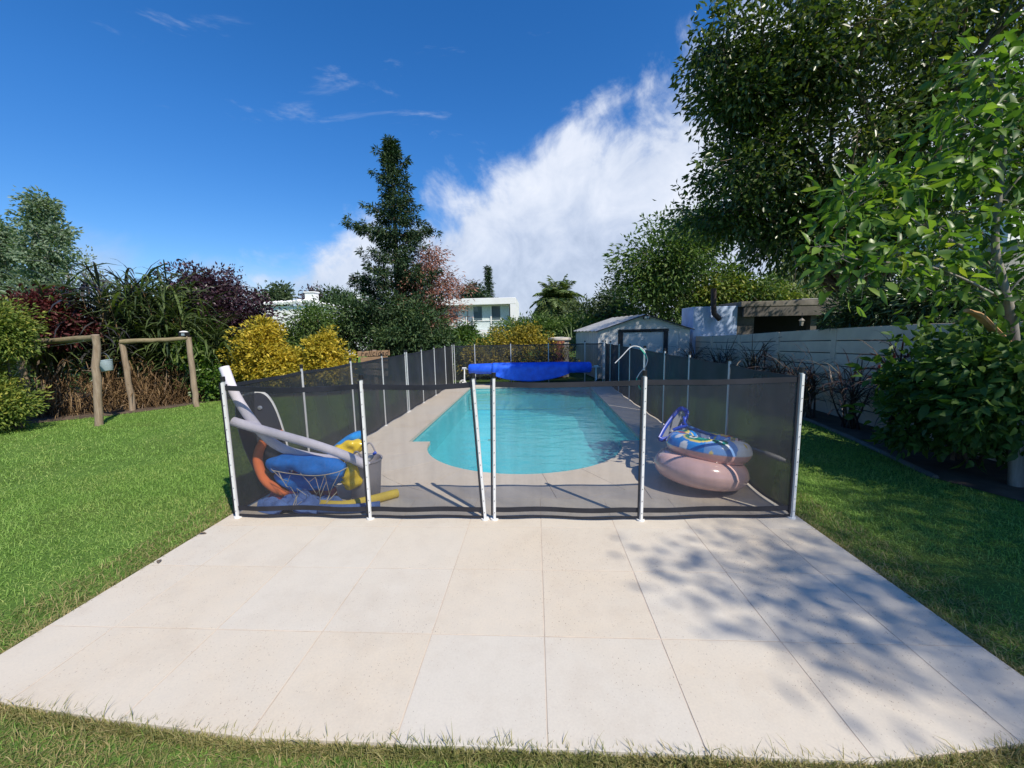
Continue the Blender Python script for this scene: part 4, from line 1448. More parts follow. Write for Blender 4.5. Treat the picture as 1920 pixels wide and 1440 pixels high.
def bagf(u, v):
    p = fp[min(len(fp) - 1, int(u * (len(fp) - 1)))]
    t = v
    q = p.lerp(deep + (p - deep) * 0.45, t) + Vector((0, 0, -0.05 * math.sin(math.pi * t)))
    return tuple(q)
mb.grid(bagf, 34, 6)
part('net_bag', mb, M['bag'], sk, 180)
mb = MB()
mb.tube([(1.595, 1.240, 0.540), (1.838, 1.120, 0.458), (2.054, 1.000, 0.399), (2.244, 0.880, 0.340)], 0.0165, 12)
part('pole', mb, M['bluepole'], sk, 60)
mb = MB()
mb.tube([(2.229, 0.900, 0.345), (2.255, 0.880, 0.335), (2.340, 0.830, 0.307), (2.378, 0.800, 0.295)], [0.024, 0.028, 0.026, 0.016], 12)
part('grip', mb, M['white'], sk, 60)

hs_ = thing('garden_hose', 'thin grey hose looped over a right fence post, its end green', 'hose', (2.021, 4.600, -0.063))
mb = MB()
mb.tube(curve_pts([(1.458, 4.550, 0.959), (1.594, 4.600, 1.083), (1.741, 4.650, 1.228), (1.851, 4.700, 1.264), (1.981, 4.700, 1.221), (2.052, 4.660, 1.111), (2.074, 4.620, 0.993), (2.022, 4.600, 0.865), (1.935, 4.600, 0.766), (1.878, 4.600, 0.666)], 40), 0.0095, 8)
part('grey_length', mb, M['hose_grey'], hs_, 60)
mb = MB()
mb.tube(curve_pts([(1.949, 4.690, 1.222), (2.012, 4.660, 1.142), (2.066, 4.630, 1.033)], 12), 0.0125, 8)
part('green_sleeve', mb, M['hose_green'], hs_, 60)
mb = MB()
mb.tube(curve_pts([(1.878, 4.600, 0.666), (1.879, 4.600, 0.595), (1.951, 4.600, 0.451), (2.013, 4.600, 0.328), (2.027, 4.600, 0.143), (2.030, 4.600, -0.012)], 24), 0.0105, 8)
part('green_length', mb, M['hose_green'], hs_, 60)

# ================================================================== CONCRETE PLANK WALL
cw = thing('plank_wall', 'pale concrete plank wall along the right side of the garden', 'wall', (5.35, 5.5, 0))
bays = [(11.3, 9.6, 1.30), (9.6, 7.9, 1.32), (7.9, 6.2, 1.38), (6.2, 4.5, 1.46), (4.5, 2.8, 1.53), (2.8, 1.1, 1.58), (1.1, -0.6, 1.58)]
rng = np.random.default_rng(5)
def wall_h(y):
    return float(np.interp(y, [-0.6, 2.8, 4.5, 6.2, 7.9, 9.6, 11.3], [1.60, 1.585, 1.53, 1.46, 1.38, 1.32, 1.30]))
for (ya, yb, h) in bays:
    h = wall_h(yb)
    nr = 7
    ph = (h + 0.04) / nr
    for k in range(nr):
        mb = MB()
        hl = abs(ya - yb) / 2 - 0.05
        za, zb_ = (wall_h(ya) + 0.04) / nr, (wall_h(yb) + 0.04) / nr
        zc_ = (za + zb_) / 2 * (k + 0.5)
        vs = []
        for s_ in (0, 1):
            for y_, zz in ((-hl, zb_), (hl, za)):
                z_ = zz * (k + s_) - zc_ + (0.008 if s_ == 0 else -0.008)
                vs += [(-0.0275, y_, z_), (0.0275, y_, z_)]
        mb.add(vs, [(0, 2, 3, 1), (4, 5, 7, 6), (0, 1, 5, 4), (2, 6, 7, 3), (1, 3, 7, 5), (0, 4, 6, 2)])
        o = part('plank', mb, M['plank_wall'], cw, None, True, 0.006)
        o.location = Vector((5.35 + rng.normal(0, 0.003), (ya + yb) / 2, -0.04 + zc_)) - wloc(cw)
    mb = MB()
    mb.box((5.345, yb, h / 2 - 0.02), (0.08, 0.115, h + 0.012))
    part('wall_post', mb, M['plank_wall'], cw, bevel=0.008)

mb = MB()
for y_a, y_b in ((11.25, 6.2), (6.2, 2.8), (2.8, -0.6)):
    ha, hb = wall_h(y_a) - 0.03, wall_h(y_b) - 0.03
    mb.add([(5.343, y_a, -0.1), (5.357, y_a, -0.1), (5.343, y_b, -0.1), (5.357, y_b, -0.1), (5.343, y_a, ha), (5.357, y_a, ha), (5.343, y_b, hb), (5.357, y_b, hb)],
           [(0, 2, 3, 1), (4, 5, 7, 6), (0, 4, 6, 2), (1, 3, 7, 5)])
part('gap_backing', mb, M['darkwall'], cw)  # dark backing sheet added to stop sun shining through the plank gaps

# ================================================================== SHED
A = Vector((1.98, 10.1, 0))
sh = thing('garden_shed', 'low pale metal shed with a shallow gable roof behind the right fence', 'shed', A, math.radians(7))
SW, SD, SH, SA = 3.02, 3.2, 1.565, 2.02
mb = MB()
def corr(u, v, x):
    return x
# corrugated left wall: each rib is folded sheet
n_ = 44
vs = []
for i in range(n_ + 1):
    y = SD * i / n_
    dx = -0.022 if (i % 4) in (1, 2) else 0.0
    vs += [(dx, y, 0), (dx, y, SH)]
mb.add(vs, [(2 * i, 2 * i + 1, 2 * i + 3, 2 * i + 2) for i in range(n_)])
part('side_wall', mb, M['shed'], sh, None, True)
mb = MB()
mb.box((SW, SD / 2, SH / 2), (0.02, SD, SH))
part('side_wall', mb, M['shed'], sh, None, True)
mb = MB()
mb.box((SW / 2, SD, SH / 2), (SW - 0.03, 0.02, SH))
part('back_wall', mb, M['shed'], sh, None, True)
pw = [(0.0, 0.33), (0.33, 0.66), (2.30, 2.66), (2.66, 3.02)]
for a, b in pw:
    mb = MB()
    mb.box(((a + b) / 2, 0.0, SH / 2), (b - a - 0.006, 0.02, SH))
    part('wall_panel', mb, M['shed'], sh, None, True, 0.003)
mb = MB()
mb.add([(-0.02, -0.012, SH + 0.002), (SW + 0.02, -0.012, SH + 0.002), (SW / 2, -0.012, SA), (-0.02, 0.012, SH + 0.002), (SW + 0.02, 0.012, SH + 0.002), (SW / 2, 0.012, SA)],
       [(0, 1, 2), (5, 4, 3), (0, 3, 4, 1), (1, 4, 5, 2), (2, 5, 3, 0)])
part('gable', mb, M['shed'], sh, None, True)
dr = MB()
dr.box((1.48, 0.012, 0.74), (1.48, 0.02, 1.46))
dro = part('sliding_door', dr, M['shed'], sh, None, True, 0.004)
mb = MB()
mb.box((0.74, -0.015, 0.75), (0.13, 0.05, 1.5))
part('door_jamb', mb, M['shed_dark'], sh, None, True)
mb = MB()
mb.box((2.22, -0.015, 0.75), (0.13, 0.05, 1.5))
part('door_jamb', mb, M['shed_dark'], sh, None, True)
mb = MB()
mb.box((1.48, -0.02, 1.525), (1.66, 0.055, 0.045))
part('door_track', mb, M['shed_dark'], sh, None, True)
for s_ in (-1, 1):
    mb = MB()
    nr = 26
    vs = []
    xe = -0.10 if s_ < 0 else SW + 0.10
    for i in range(nr + 1):
        y = -0.10 + (SD + 0.2) * i / nr
        dz = 0.018 if i % 4 in (1, 2) else 0
        vs += [(xe, y, SH - 0.035 + dz), (SW / 2, y, SA + 0.012 + dz), (xe, y, SH - 0.05 + dz), (SW / 2, y, SA - 0.004 + dz)]
    fs = []
    for i in range(nr):
        o_ = 4 * i
        fs += [(o_, o_ + 4, o_ + 5, o_ + 1), (o_ + 2, o_ + 3, o_ + 7, o_ + 6), (o_, o_ + 2, o_ + 6, o_ + 4)]
    fs += [(0, 1, 3, 2)]
    mb.add(vs, fs)
    part('roof', mb, M['shed_roof'], sh, None, True)
    mb = MB()
    mb.tube([(xe, -0.115, SH - 0.045), (SW / 2, -0.115, SA + 0.004)], 0.016, 6)
    part('roof_trim', mb, M['shed_dark'], sh, None, True)
mb = MB()
mb.box((SW / 2 + 0.02, -0.12, SA - 0.085), (0.20, 0.06, 0.10))
fld = part('flood_light', mb, M['black'], sh, None, True, 0.008)
mb = MB()
mb.box((SW / 2 + 0.02, -0.154, SA - 0.085), (0.15, 0.008, 0.07))
part('lens', mb, M['bucket_metal'], fld, None, True)

# ================================================================== OUTBUILDING BEHIND THE WALL
ob = thing('barbecue_house', 'low outbuilding with a bluish limewashed end and dark open front under a slab roof', 'outbuilding', (6.6, 10.9, 0))
mb = MB()
mb.box((5.93, 11.4, 1.13), (1.42, 1.1, 2.26))
part('limewashed_wall', mb, M['bluewhite'], ob, bevel=0.012)
mb = MB()
mb.box((6.92, 11.42, 1.14), (0.55, 1.1, 2.2))
part('sooty_pier', mb, M['darkwall'], ob, bevel=0.012)
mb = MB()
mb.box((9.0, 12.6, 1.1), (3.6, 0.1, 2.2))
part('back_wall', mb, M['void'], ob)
for x in (9.1, 10.7):
    mb = MB()
    mb.box((x, 11.0, 1.1), (0.20, 0.2, 2.2))
    part('pillar', mb, M['darkwall'], ob, bevel=0.01)
mb = MB()
mb.box((8.95, 11.5, 2.30), (4.6, 1.7, 0.17))
part('roof_slab', mb, M['roofslab'], ob, bevel=0.015)
mb = MB()
mb.box((8.95, 10.72, 2.05), (4.4, 0.10, 0.30))
part('lintel', mb, M['darkwall'], ob)
mb = MB()
mb.box((8.4, 11.0, 0.55), (2.4, 0.2, 1.1))
part('counter', mb, M['darkwall'], ob, bevel=0.01)
mb = MB()
mb.box((9.05, 10.95, 2.42), (1.0, 0.5, 0.035))
part('roof_sheet', mb, M['cement'], ob)
mb = MB()
mb.tube([(6.019, 10.700, 1.828), (5.824, 10.700, 2.021), (5.795, 10.700, 2.296), (5.773, 10.700, 2.824)], 0.085, 12)
part('flue', mb, M['pipe'], ob, 60)
ln = thing('wall_lantern', 'small hanging lantern in the dark opening above the plank wall', 'lantern', (8.534, 10.600, 1.684))
lc = Vector((8.534, 10.600, 1.684))
mb = MB()
mb.lathe([(0.02, 0.13), (0.10, 0.05), (0.075, 0.04), (0.055, -0.09), (0.06, -0.11)], lc, 6)
part('lantern_body', mb, M['bark_pale'], ln)
mb = MB()
mb.tube([lc + Vector((0, 0, 0.12)), lc + Vector((0, 0.0, 0.30))], 0.01, 5)
part('hook', mb, M['black'], ln)

# ================================================================== NEIGHBOURING HOUSES
def windowed(parent, cx, y, cz, wd, h, bays_, sill=True):
    for k in range(bays_):
        x = cx - wd / 2 + wd * (k + 0.5) / bays_
        bw = wd / bays_
        mb = MB()
        t_ = 0.05
        mb.box((x - bw / 2 + t_ / 2, y, cz), (t_, 0.10, h)).box((x + bw / 2 - t_ / 2, y, cz), (t_, 0.10, h))
        mb.box((x, y, cz + h / 2 - t_ / 2), (bw - 2 * t_ - 0.004, 0.10, t_)).box((x, y, cz - h / 2 + t_ / 2), (bw - 2 * t_ - 0.004, 0.10, t_))
        mb.box((x, y - 0.003, cz - h * 0.10), (bw - 2 * t_ - 0.004, 0.09, t_))
        f_ = part('window', mb, M['white'], parent)
        for s_ in (-1, 1):
            mb = MB()
            mb.box((x + s_ * bw * 0.235, y + 0.03 + 0.006 * s_, cz), (bw * 0.47, 0.008, h - 0.06))
            part('pane', mb, M['glass'] if s_ < 0 else M['curtain'], f_)
        mb = MB()
        mb.box((x, y + 0.022, cz - h * 0.29), (bw * 0.86, 0.01, h * 0.34))
        part('railing_panel', mb, M['curtain'], f_)
hy = 27.0
mh = thing('modern_house', 'white flat roofed modern house with a framed band of windows', 'house', (-4.2, hy, 0))
xl, xr = -7.6, (-1.380, 27.000, 2.384)[0]
zt, zb = (-4.000, 27.000, 3.981)[2], (-4.014, 27.000, 3.522)[2]
zl = (-2.494, 27.000, 1.633)[2]
mb = MB()
mb.box(((xl + xr) / 2, hy + 2.5, (zt + zb) / 2), (xr - xl, 6.0, zt - zb))
part('roof_slab', mb, M['house'], mh, bevel=0.02)
fwd = 0.40
mb = MB()
mb.box((xr - fwd / 2, hy + 2.5, (zb + zl) / 2 - 0.002), (fwd, 5.98, zb - zl))
part('end_wall', mb, M['house'], mh)
mb = MB()
mb.box(((xl + xr) / 2, hy + 2.5, zl - 0.25), (xr - xl, 6.0, 0.5))
part('floor_slab', mb, M['house'], mh, bevel=0.02)
mb = MB()
mb.box(((xl + xr) / 2, hy + 3.2, (zl - 0.5) / 2), (xr - xl - 0.4, 4.0, zl - 0.5))
part('lower_wall', mb, M['bluewhite'], mh)
mb = MB()
mb.box(((xl + xr) / 2 - fwd / 2, hy + 1.4, (zb + zl) / 2), (xr - xl - fwd, 0.06, zb - zl))
part('back_wall', mb, M['curtain'], mh)
x2 = xr - fwd
windowed(mh, x2 - 1.45, hy + 0.10, (zb + zl) / 2, 2.7, zb - zl - 0.06, 2)
mb = MB()
mb.box((x2 - 3.02, hy + 0.45, (zb + zl) / 2), (0.42, 0.3, zb - zl))
part('pier', mb, M['house'], mh)
windowed(mh, x2 - 4.55, hy + 0.10, (zb + zl) / 2, 2.6, zb - zl - 0.06, 2)

wh = thing('old_house', 'white house with stepped tiled parapets and two square chimneys beyond the golden bushes', 'house', (-15, 27, 0))
def blk(nm, x0, x1, y0, y1, ya, dep, mk='house', parent=wh, bev=0.02):
    a, b = PXF(x0, y1, ya), PXF(x1, y0, ya)
    mb = MB()
    mb.box(((a[0] + b[0]) / 2, ya + dep / 2, (a[2] + b[2]) / 2), (abs(b[0] - a[0]), dep, abs(b[2] - a[2])))
    return part(nm, mb, M[mk], parent, bevel=bev)
F_ = 764.9
def PXF(x, y, Y):
    d = fw + rt * ((x - 960) / F_) + up * ((720 - y) / F_)
    t = (Y - CAM.y) / d.y
    p = CAM + d * t
    return (p.x, p.y, p.z)
# heights in metres, taken once from the terrace levels
wh.location = (-15.0, 27.0, 0)
wall = MB()
wall.box((-17.9, 28.6, 1.9), (7.0, 3.0, 3.8))
part('wall', wall, M['house'], wh)
wall = MB()
wall.box((-13.9, 28.2, 1.6), (2.6, 3.0, 3.2))
part('wall', wall, M['house'], wh)
wall = MB()
wall.box((-12.2, 28.0, 0.9), (1.6, 2.4, 1.8))
part('wall', wall, M['house'], wh)
for cx, cz, hh, ww in ((-16.95, 4.25, 1.0, 0.72), (-13.05, 3.75, 1.3, 0.55)):
    mb = MB()
    mb.box((cx, 27.6, cz), (ww, 0.7, hh))
    ch = part('chimney', mb, M['house'], wh, bevel=0.02)
    mb = MB()
    mb.box((cx, 27.6, cz + hh / 2 + 0.06), (ww + 0.12, 0.8, 0.10))
    part('chimney_cap', mb, M['house'], ch, bevel=0.01)
rgt_ = np.random.default_rng(8)
tile_me = None
for row, (x0, x1, za, zc_) in enumerate(((-21.2, -16.6, 3.95, 4.15), (-16.6, -14.0, 4.05, 3.45), (-14.2, -12.3, 3.3, 2.7))):
    n_ = int((x1 - x0) / 0.24)
    for k in range(n_):
        x = x0 + (x1 - x0) * (k + 0.5) / n_
        z = za + (zc_ - za) * (k + 0.5) / n_
        if tile_me is None:
            mb = MB()
            mb.tube([(0, -0.22, -0.06), (0, 0.25, 0.08)], [0.125, 0.10], 8)
            tile_me = mb.mesh('roof_tile', 60)
            tile_me.materials.append(M['house'])
        o = bpy.data.objects.new('roof_tile', tile_me)
        COL.objects.link(o)
        o.parent = wh
        o.location = Vector((x, 27.05 + rgt_.normal(0, 0.03), z + rgt_.normal(0, 0.03))) - wloc(wh)
mb = MB()
mb.box((-13.25, 26.65, 2.35), (0.75, 0.04, 0.75))
wn_ = part('window', mb, M['shed_dark'], wh)
mb = MB()
mb.box((-13.25, 26.622, 2.35), (0.60, 0.012, 0.62))
part('pane', mb, M['glass'], wn_)

rh = thing('hillside_house', 'white upper storey with a grey lower wall glimpsed through the citrus leaves', 'house', (17.5, 12.0, 0))
mb = MB()
mb.box((18.6, 14.0, 4.9), (5.4, 4.0, 1.35))
part('upper_storey', mb, M['house'], rh)
mb = MB()
mb.box((18.4, 14.2, 2.1), (4.8, 4.0, 4.2))
part('lower_wall', mb, M['cement'], rh)

# brick tank
tk = thing('round_tank', 'round red brick tank with a grey rendered side and a pale lid', 'tank', (0.80, 10.9, 0))
mb = MB()
th0, RT = math.radians(-115), 0.34
nb = 22
zc0 = 0.0
bk_me = {}
for row in range(14):
    z0 = 0.02 + row * 0.088
    for k in range(nb):
        q = 2 * math.pi * (k + 0.5 * (row % 2)) / nb
        if row == 0 and k == 0:
            b_ = MB()
            b_.box((0, 0, 0.04), (0.06, 2 * math.pi * RT / nb - 0.008, 0.078))
            bk_me = b_.mesh('brick')
            bk_me.materials.append(M['brick_red'])
        if math.sin(q) > 0.35 or math.cos(q) > 0.35:
            continue
        o = bpy.data.objects.new('brick', bk_me)
        COL.objects.link(o)
        o.parent = tk
        o.location = Vector((0.80 + RT * math.cos(q), 10.9 + RT * math.sin(q), z0)) - wloc(tk)
        o.rotation_euler = (0, 0, q)
mb = MB()
mb.lathe([(RT - 0.015, 0), (RT - 0.015, 1.25)], (0.80, 10.9, 0), 32)
part('tank_shell', mb, M['cement'], tk, 40)
mb = MB()
mb.lathe([(RT + 0.05, 1.255), (RT + 0.06, 1.28), (RT + 0.05, 1.33), (0.12, 1.36)], (0.80, 10.9, 0), 32)
part('lid', mb, M['cap_pale'], tk, 40)

# ================================================================== TREES ON THE RIGHT
tree('broadleaf_tree', 'huge dark broadleaf tree overhanging the right garden wall', 'tree', (7.05, 6.4, -0.1), 9.0,
     [(7.10, 5.60, 5.38, 2.95, 2.60, 2.34, 3), (4.64, 5.20, 6.29, 1.64, 1.60, 1.06, 1.6), (4.48, 5.40, 4.55, 1.33, 1.40, 1.13, 1.4), (5.18, 5.80, 3.53, 1.31, 1.30, 0.76, 1),
      (6.63, 5.80, 3.59, 1.40, 1.40, 0.86, 0.8), (3.64, 5.00, 5.70, 0.77, 0.80, 0.53, 0.45), (3.23, 5.00, 6.51, 0.43, 0.60, 0.57, 0.24), (3.70, 5.60, 3.84, 0.75, 0.80, 0.53, 0.4), (7.81, 6.00, 7.54, 2.67, 2.00, 1.23, 1.5), (9.45, 6.20, 5.35, 1.72, 2.00, 2.37, 1.2)],
     640, 96, 0.29, 0.125, 0.062, 'leaf_big', 'bark', 0.19, seed=21, limbs=46, fork=0.36, shell=0.35, down=0.35)
tree('garden_tree', 'rounded mid green tree rising behind the shed with pale limbs', 'tree', (6.3, 14.8, 0), 6.0,
     [(5.65, 14.50, 4.09, 2.09, 1.80, 1.65, 2), (6.79, 14.80, 5.39, 1.55, 1.40, 1.33, 1), (4.75, 14.30, 3.23, 1.21, 1.20, 0.99, 0.7), (8.31, 14.60, 3.17, 1.55, 1.40, 0.99, 1), (5.24, 14.40, 2.14, 1.56, 1.20, 0.67, 0.7)],
     260, 80, 0.42, 0.20, 0.085, 'leaf_bushy', 'bark_pale', 0.15, seed=22, limbs=22, shell=0.4)
tree('garden_tree', 'yellowish shrubby tree behind the flue of the limewashed outbuilding', 'tree', (8.4, 14.6, 0), 3.0,
     [(8.56, 14.20, 2.80, 1.30, 0.90, 0.61, 1), (9.61, 14.20, 2.67, 0.97, 0.80, 0.47, 0.6), (7.30, 14.00, 3.03, 0.75, 0.70, 0.54, 0.5)],
     110, 60, 0.30, 0.16, 0.075, 'golden_green', 'bark', 0.08, seed=23, limbs=8)
tree('willow', 'pale drooping willow far behind the slab roofed outbuilding', 'tree', (16.0, 24.0, 0), 6.0,
     [(15.23, 23.00, 3.99, 0.97, 1.00, 1.13, 1), (16.04, 23.00, 3.49, 1.16, 1.00, 0.78, 0.8)], 80, 60, 0.45, 0.5, 0.06, 'willow', 'bark_pale', 0.12, seed=24, limbs=10, down=1.4)
tree('far_tree', 'olive green rounded trees seen right of the pale willow', 'tree', (18.8, 24.6, 0), 5.0,
     [(18.09, 24.00, 3.69, 1.34, 1.40, 0.94, 1), (19.57, 24.00, 3.16, 1.34, 1.30, 0.84, 0.7)], 90, 50, 0.55, 0.30, 0.16, 'far_green', 'bark', 0.16, seed=25, limbs=10)
tree('laurel_bush', 'glossy narrow leaved laurel bush spilling over the top of the plank wall', 'bush', (6.9, 5.0, -0.1), 2.2,
     [(5.89, 4.40, 1.84, 0.56, 0.60, 0.32, 1.2), (6.23, 4.00, 1.98, 0.70, 0.60, 0.39, 1.3), (5.60, 4.60, 1.67, 0.27, 0.30, 0.17, 0.4), (6.31, 3.40, 1.94, 0.72, 0.70, 0.48, 1.2), (6.26, 3.00, 1.46, 0.60, 0.50, 0.38, 0.8)],
     260, 52, 0.16, 0.135, 0.03, 'leaf_laurel', 'bark', 0.05, seed=26, limbs=24, down=0.1, upb=0.9)
rngc = np.random.default_rng(77)

# citrus tree near the camera on the right: drawn limb by limb
ct = thing('citrus_tree', 'young citrus tree with large bright leaves and a pale slender trunk at the right edge', 'tree', (4.72, 1.0, -0.05))
mb = MB()
trunk_pts = [(4.72, 1.0, -0.05), (4.619, 1.000, 0.780), (4.537, 1.000, 1.298), (4.453, 0.980, 1.601), (4.293, 0.960, 1.995), (4.191, 0.950, 2.282), (4.172, 0.950, 2.656), (4.160, 0.950, 3.109), (4.066, 0.950, 3.509), (3.927, 0.950, 3.859)]
cp = curve_pts(trunk_pts, 60)
mb.tube(cp, [0.055 - 0.044 * (i / (len(cp) - 1)) ** 0.8 for i in range(len(cp))], 10)
limb_defs = [
    ([(4.237, 0.960, 2.068), (3.791, 0.850, 2.275), (3.467, 0.780, 2.385), (3.155, 0.720, 2.546), (2.980, 0.700, 2.604)], 0.020),
    ([(3.467, 0.780, 2.385), (3.349, 0.750, 2.539), (3.300, 0.740, 2.670)], 0.011),
    ([(3.155, 0.720, 2.546), (3.064, 0.700, 2.645), (2.913, 0.660, 2.746)], 0.010),
    ([(4.337, 0.970, 1.800), (3.775, 0.800, 1.989), (3.271, 0.650, 2.096), (2.797, 0.550, 2.116), (2.368, 0.500, 2.208)], 0.013),
    ([(4.188, 0.950, 2.306), (4.058, 1.000, 2.439), (3.808, 1.000, 2.590)], 0.011),
    ([(4.176, 0.950, 2.701), (3.905, 0.900, 2.877), (3.665, 0.850, 3.002)], 0.011),
    ([(4.151, 0.950, 3.109), (3.880, 0.900, 3.276), (3.713, 0.900, 3.393)], 0.011),
    ([(4.172, 0.950, 2.656), (4.284, 0.900, 2.862), (4.464, 0.900, 2.987)], 0.012),
    ([(4.464, 0.980, 1.551), (4.432, 1.200, 1.815), (4.270, 1.300, 1.907)], 0.011),
    ([(4.337, 0.970, 1.800), (4.422, 0.900, 1.984), (4.680, 0.900, 2.070)], 0.012)]
for c_, r_ in limb_defs:
    q = curve_pts(c_, 20)
    mb.tube(q, [r_ * (1 - 0.75 * i / (len(q) - 1)) for i in range(len(q))], 7)
all_pts = [Vector(p) for c_, r_ in limb_defs for p in curve_pts(c_, 20)] + [Vector(p) for p in cp[14:]]
cl = [(1600,360,.66,60),(1640,345,.66,70),(1590,400,.62,46),(1660,400,.7,44),(1700,345,.74,50),(1735,330,.8,50),(1640,390,.66,44),(1690,370,.72,44),
      (1540,462,.5,34),(1580,485,.52,34),(1640,480,.55,44),(1690,470,.6,44),(1740,490,.7,46),(1620,520,.55,30),(1700,520,.65,34),(1780,470,.8,46),(1770,520,.8,44),
      (1790,400,.95,44),(1760,425,.85,36),(1830,430,1.0,40),(1800,300,.85,48),(1770,330,.85,40),(1840,330,.9,44),(1800,215,.9,44),(1840,240,.9,46),(1760,260,.9,36),
      (1850,160,.95,46),(1890,190,.95,46),(1830,110,.95,36),(1880,120,.95,40),(1900,300,.9,46),(1905,380,.9,40),(1915,470,.9,40),(1860,560,1.2,46),(1800,550,1.3,44),(1910,560,1.0,40),
      (1960,300,.9,40),(1960,420,.9,30),(1840,500,1.0,30),(1900,240,.9,40)]
Cc, Pn = [], []
for x, y, Y, k in cl:
    Cc.append(PXF(x, y, Y))
    Pn.append(k)
for c_ in Cc:
    c_ = Vector(c_)
    n_ = min(all_pts, key=lambda p: (p - c_).length)
    if (n_ - c_).length > 0.05:
        limb(mb, n_, c_, 0.006, 0.0035, rngc, 4, 0.04, 0.07, 5)
    for _ in range(5):
        limb(mb, c_, c_ + Vector(rngc.normal(0, 0.11, 3)), 0.0032, 0.0012, rngc, 2, 0, 0.06, 4)
part('trunk', mb, M['bark_pale'], ct, 60)
mb = MB()
mb.tube(curve_pts([(4.486, 0.980, 1.340), (4.236, 0.920, 1.516), (4.059, 0.880, 1.646), (3.922, 0.860, 1.697)], 14), [0.042] * 5 + [0.040] * 5 + [0.03] * 4 + [0.012], 8, True, 0.6)
part('snapped_limb', mb, M['cutwood'], ct, 40)
VFs = []
for c_, k in zip(Cc, Pn):
    k = int(k * 1.05)
    c_ = np.array(c_)
    q = rngc.normal(0, 1, (k, 3)) * np.array([0.125, 0.125, 0.095])
    D = unit(q) * 0.8 + rngc.normal(0, 0.4, (k, 3)) - np.array([0, 0, 0.15])
    VFs.append(leaf_large(rngc, c_ + q, D, 0.135 * rngc.uniform(0.45, 1.35, k), 0.060 * rngc.uniform(0.6, 1.25, k), 0.8, 0.7))
leaf_obj('crown', cat(*VFs), M['leaf_citrus'], ct, True)

# shrub under it
sb = thing('leafy_shrub', 'dense dark broad leaved shrub at the foot of the citrus tree', 'shrub', (5.05, 1.9, -0.03))
ells = [(4.23, 0.72, 0.88, 0.34, 0.30, 0.43, 1.4), (4.14, 0.85, 1.21, 0.30, 0.30, 0.25, 0.8), (4.19, 1.10, 0.87, 0.32, 0.35, 0.32, 0.9), (4.55, 1.70, 0.90, 0.58, 0.55, 0.48, 1.6), (4.89, 1.50, 1.04, 0.52, 0.60, 0.63, 1.6), (4.27, 1.80, 1.01, 0.37, 0.40, 0.34, 0.8), (4.71, 1.30, 0.38, 0.56, 0.50, 0.28, 0.9), (4.39, 1.60, 0.43, 0.42, 0.40, 0.30, 0.8), (4.86, 1.90, 1.37, 0.44, 0.40, 0.28, 0.7)]
C, O = clusters(rngc, ells, 200, 0.3)
leaf_obj('crown', cat(foliate(rngc, C[:130], O[:130], 34, 0.13, 0.095, 0.05, 'large', 0.3, 0.6, 1.1), foliate(rngc, C[130:], O[130:], 16, 0.15, 0.14, 0.075, 'large', 0.15, 0.8, 0.9)), M['leaf_mid'], sb, True)
mb = MB()
for q in C[rngc.choice(len(C), 16, replace=False)]:
    limb(mb, (5.05 + rngc.normal(0, 0.12), 1.9 + rngc.normal(0, 0.12), -0.03), q, 0.022, 0.006, rngc, 5, 0.05, 0.08, 6)
part('stems', mb, M['bark'], sb, 60)

# dark grass clumps in front of the wall
def strap_clump(name, label, cat_, base, n, L, Wd, mat, seed, group=None, droop=1.5, spread=0.35, rbase=0.08, stems=0, sh=1.0, plume=0, az=None, stemmat='wallgrass', blades_name='blades', el=(0.5, 1.35)):
    rg = np.random.default_rng(seed)
    t = thing(name, label, cat_, base, 0, group)
    b = np.array(base)
    heights = np.zeros(n)
    if stems:
        mb = MB()
        tops = []
        for k in range(stems):
            a = rg.uniform(0, 6.28)
            s0 = b + np.array([math.cos(a), math.sin(a), 0]) * rg.uniform(0, rbase)
            s1 = s0 + np.array([rg.normal(0, spread), rg.normal(0, spread), sh * rg.uniform(0.6, 1.1)])
            pts = limb(mb, s0, s1, 0.013 * (L / 0.6), 0.006, rg, 5, 0, 0.03, 5)
            tops.append((s0, s1))
        part('stalks', mb, M[stemmat], t, 60)
        k = rg.integers(0, stems, n)
        f_ = rg.uniform(0.25, 1.0, n) ** 0.7
        P = np.array([tops[i][0] for i in k]) + (np.array([tops[i][1] for i in k]) - np.array([tops[i][0] for i in k])) * f_[:, None]
    else:
        P = b + rg.normal(0, rbase, (n, 3)) * np.array([1, 1, 0.0])
    a = rg.uniform(0, 6.28, n) if az is None else rg.normal(az[0], az[1], n)
    e_ = rg.uniform(el[0], el[1], n)
    D = np.stack([np.cos(a) * np.cos(e_), np.sin(a) * np.cos(e_), np.sin(e_)], 1)
    leaf_obj(blades_name, blades(rg, P, D, L * rg.uniform(0.5, 1.2, n), Wd * rg.uniform(0.6, 1.3, n), droop * rg.uniform(0.6, 1.3, n)), M[mat], t)
    if plume:
        mb = MB()
        VP = []
        for k in range(plume):
            s1 = tops[k % len(tops)][1] if stems else b + np.array([0, 0, L])
            d = unit(np.array([[rg.normal(0.1, .3), rg.normal(0, .3), 0.6]]))[0]
            m_ = 60
            tt = rg.uniform(0, 1, m_)
            Pp = s1 + d * (tt * 0.30)[:, None] + np.array([0, 0, -0.10]) * (tt ** 2)[:, None]
            VP.append(leaf_small(rg, Pp, d + rg.normal(0, 0.35, (m_, 3)), np.full(m_, 0.06), np.full(m_, 0.016)))
        leaf_obj('plume', cat(*VP), M['plume'], t)
    return t
wg = 'purple grasses along the plank wall'
strap_clump('purple_grass', 'dark purple grass clump at the far end of the wall beside the limewashed outbuilding', 'grass clump', (4.75, 9.6, -0.03), 84, 0.92, 0.028, 'wallgrass', 31, wg, 1.6, 0.12, 0.15, 7, 0.75)
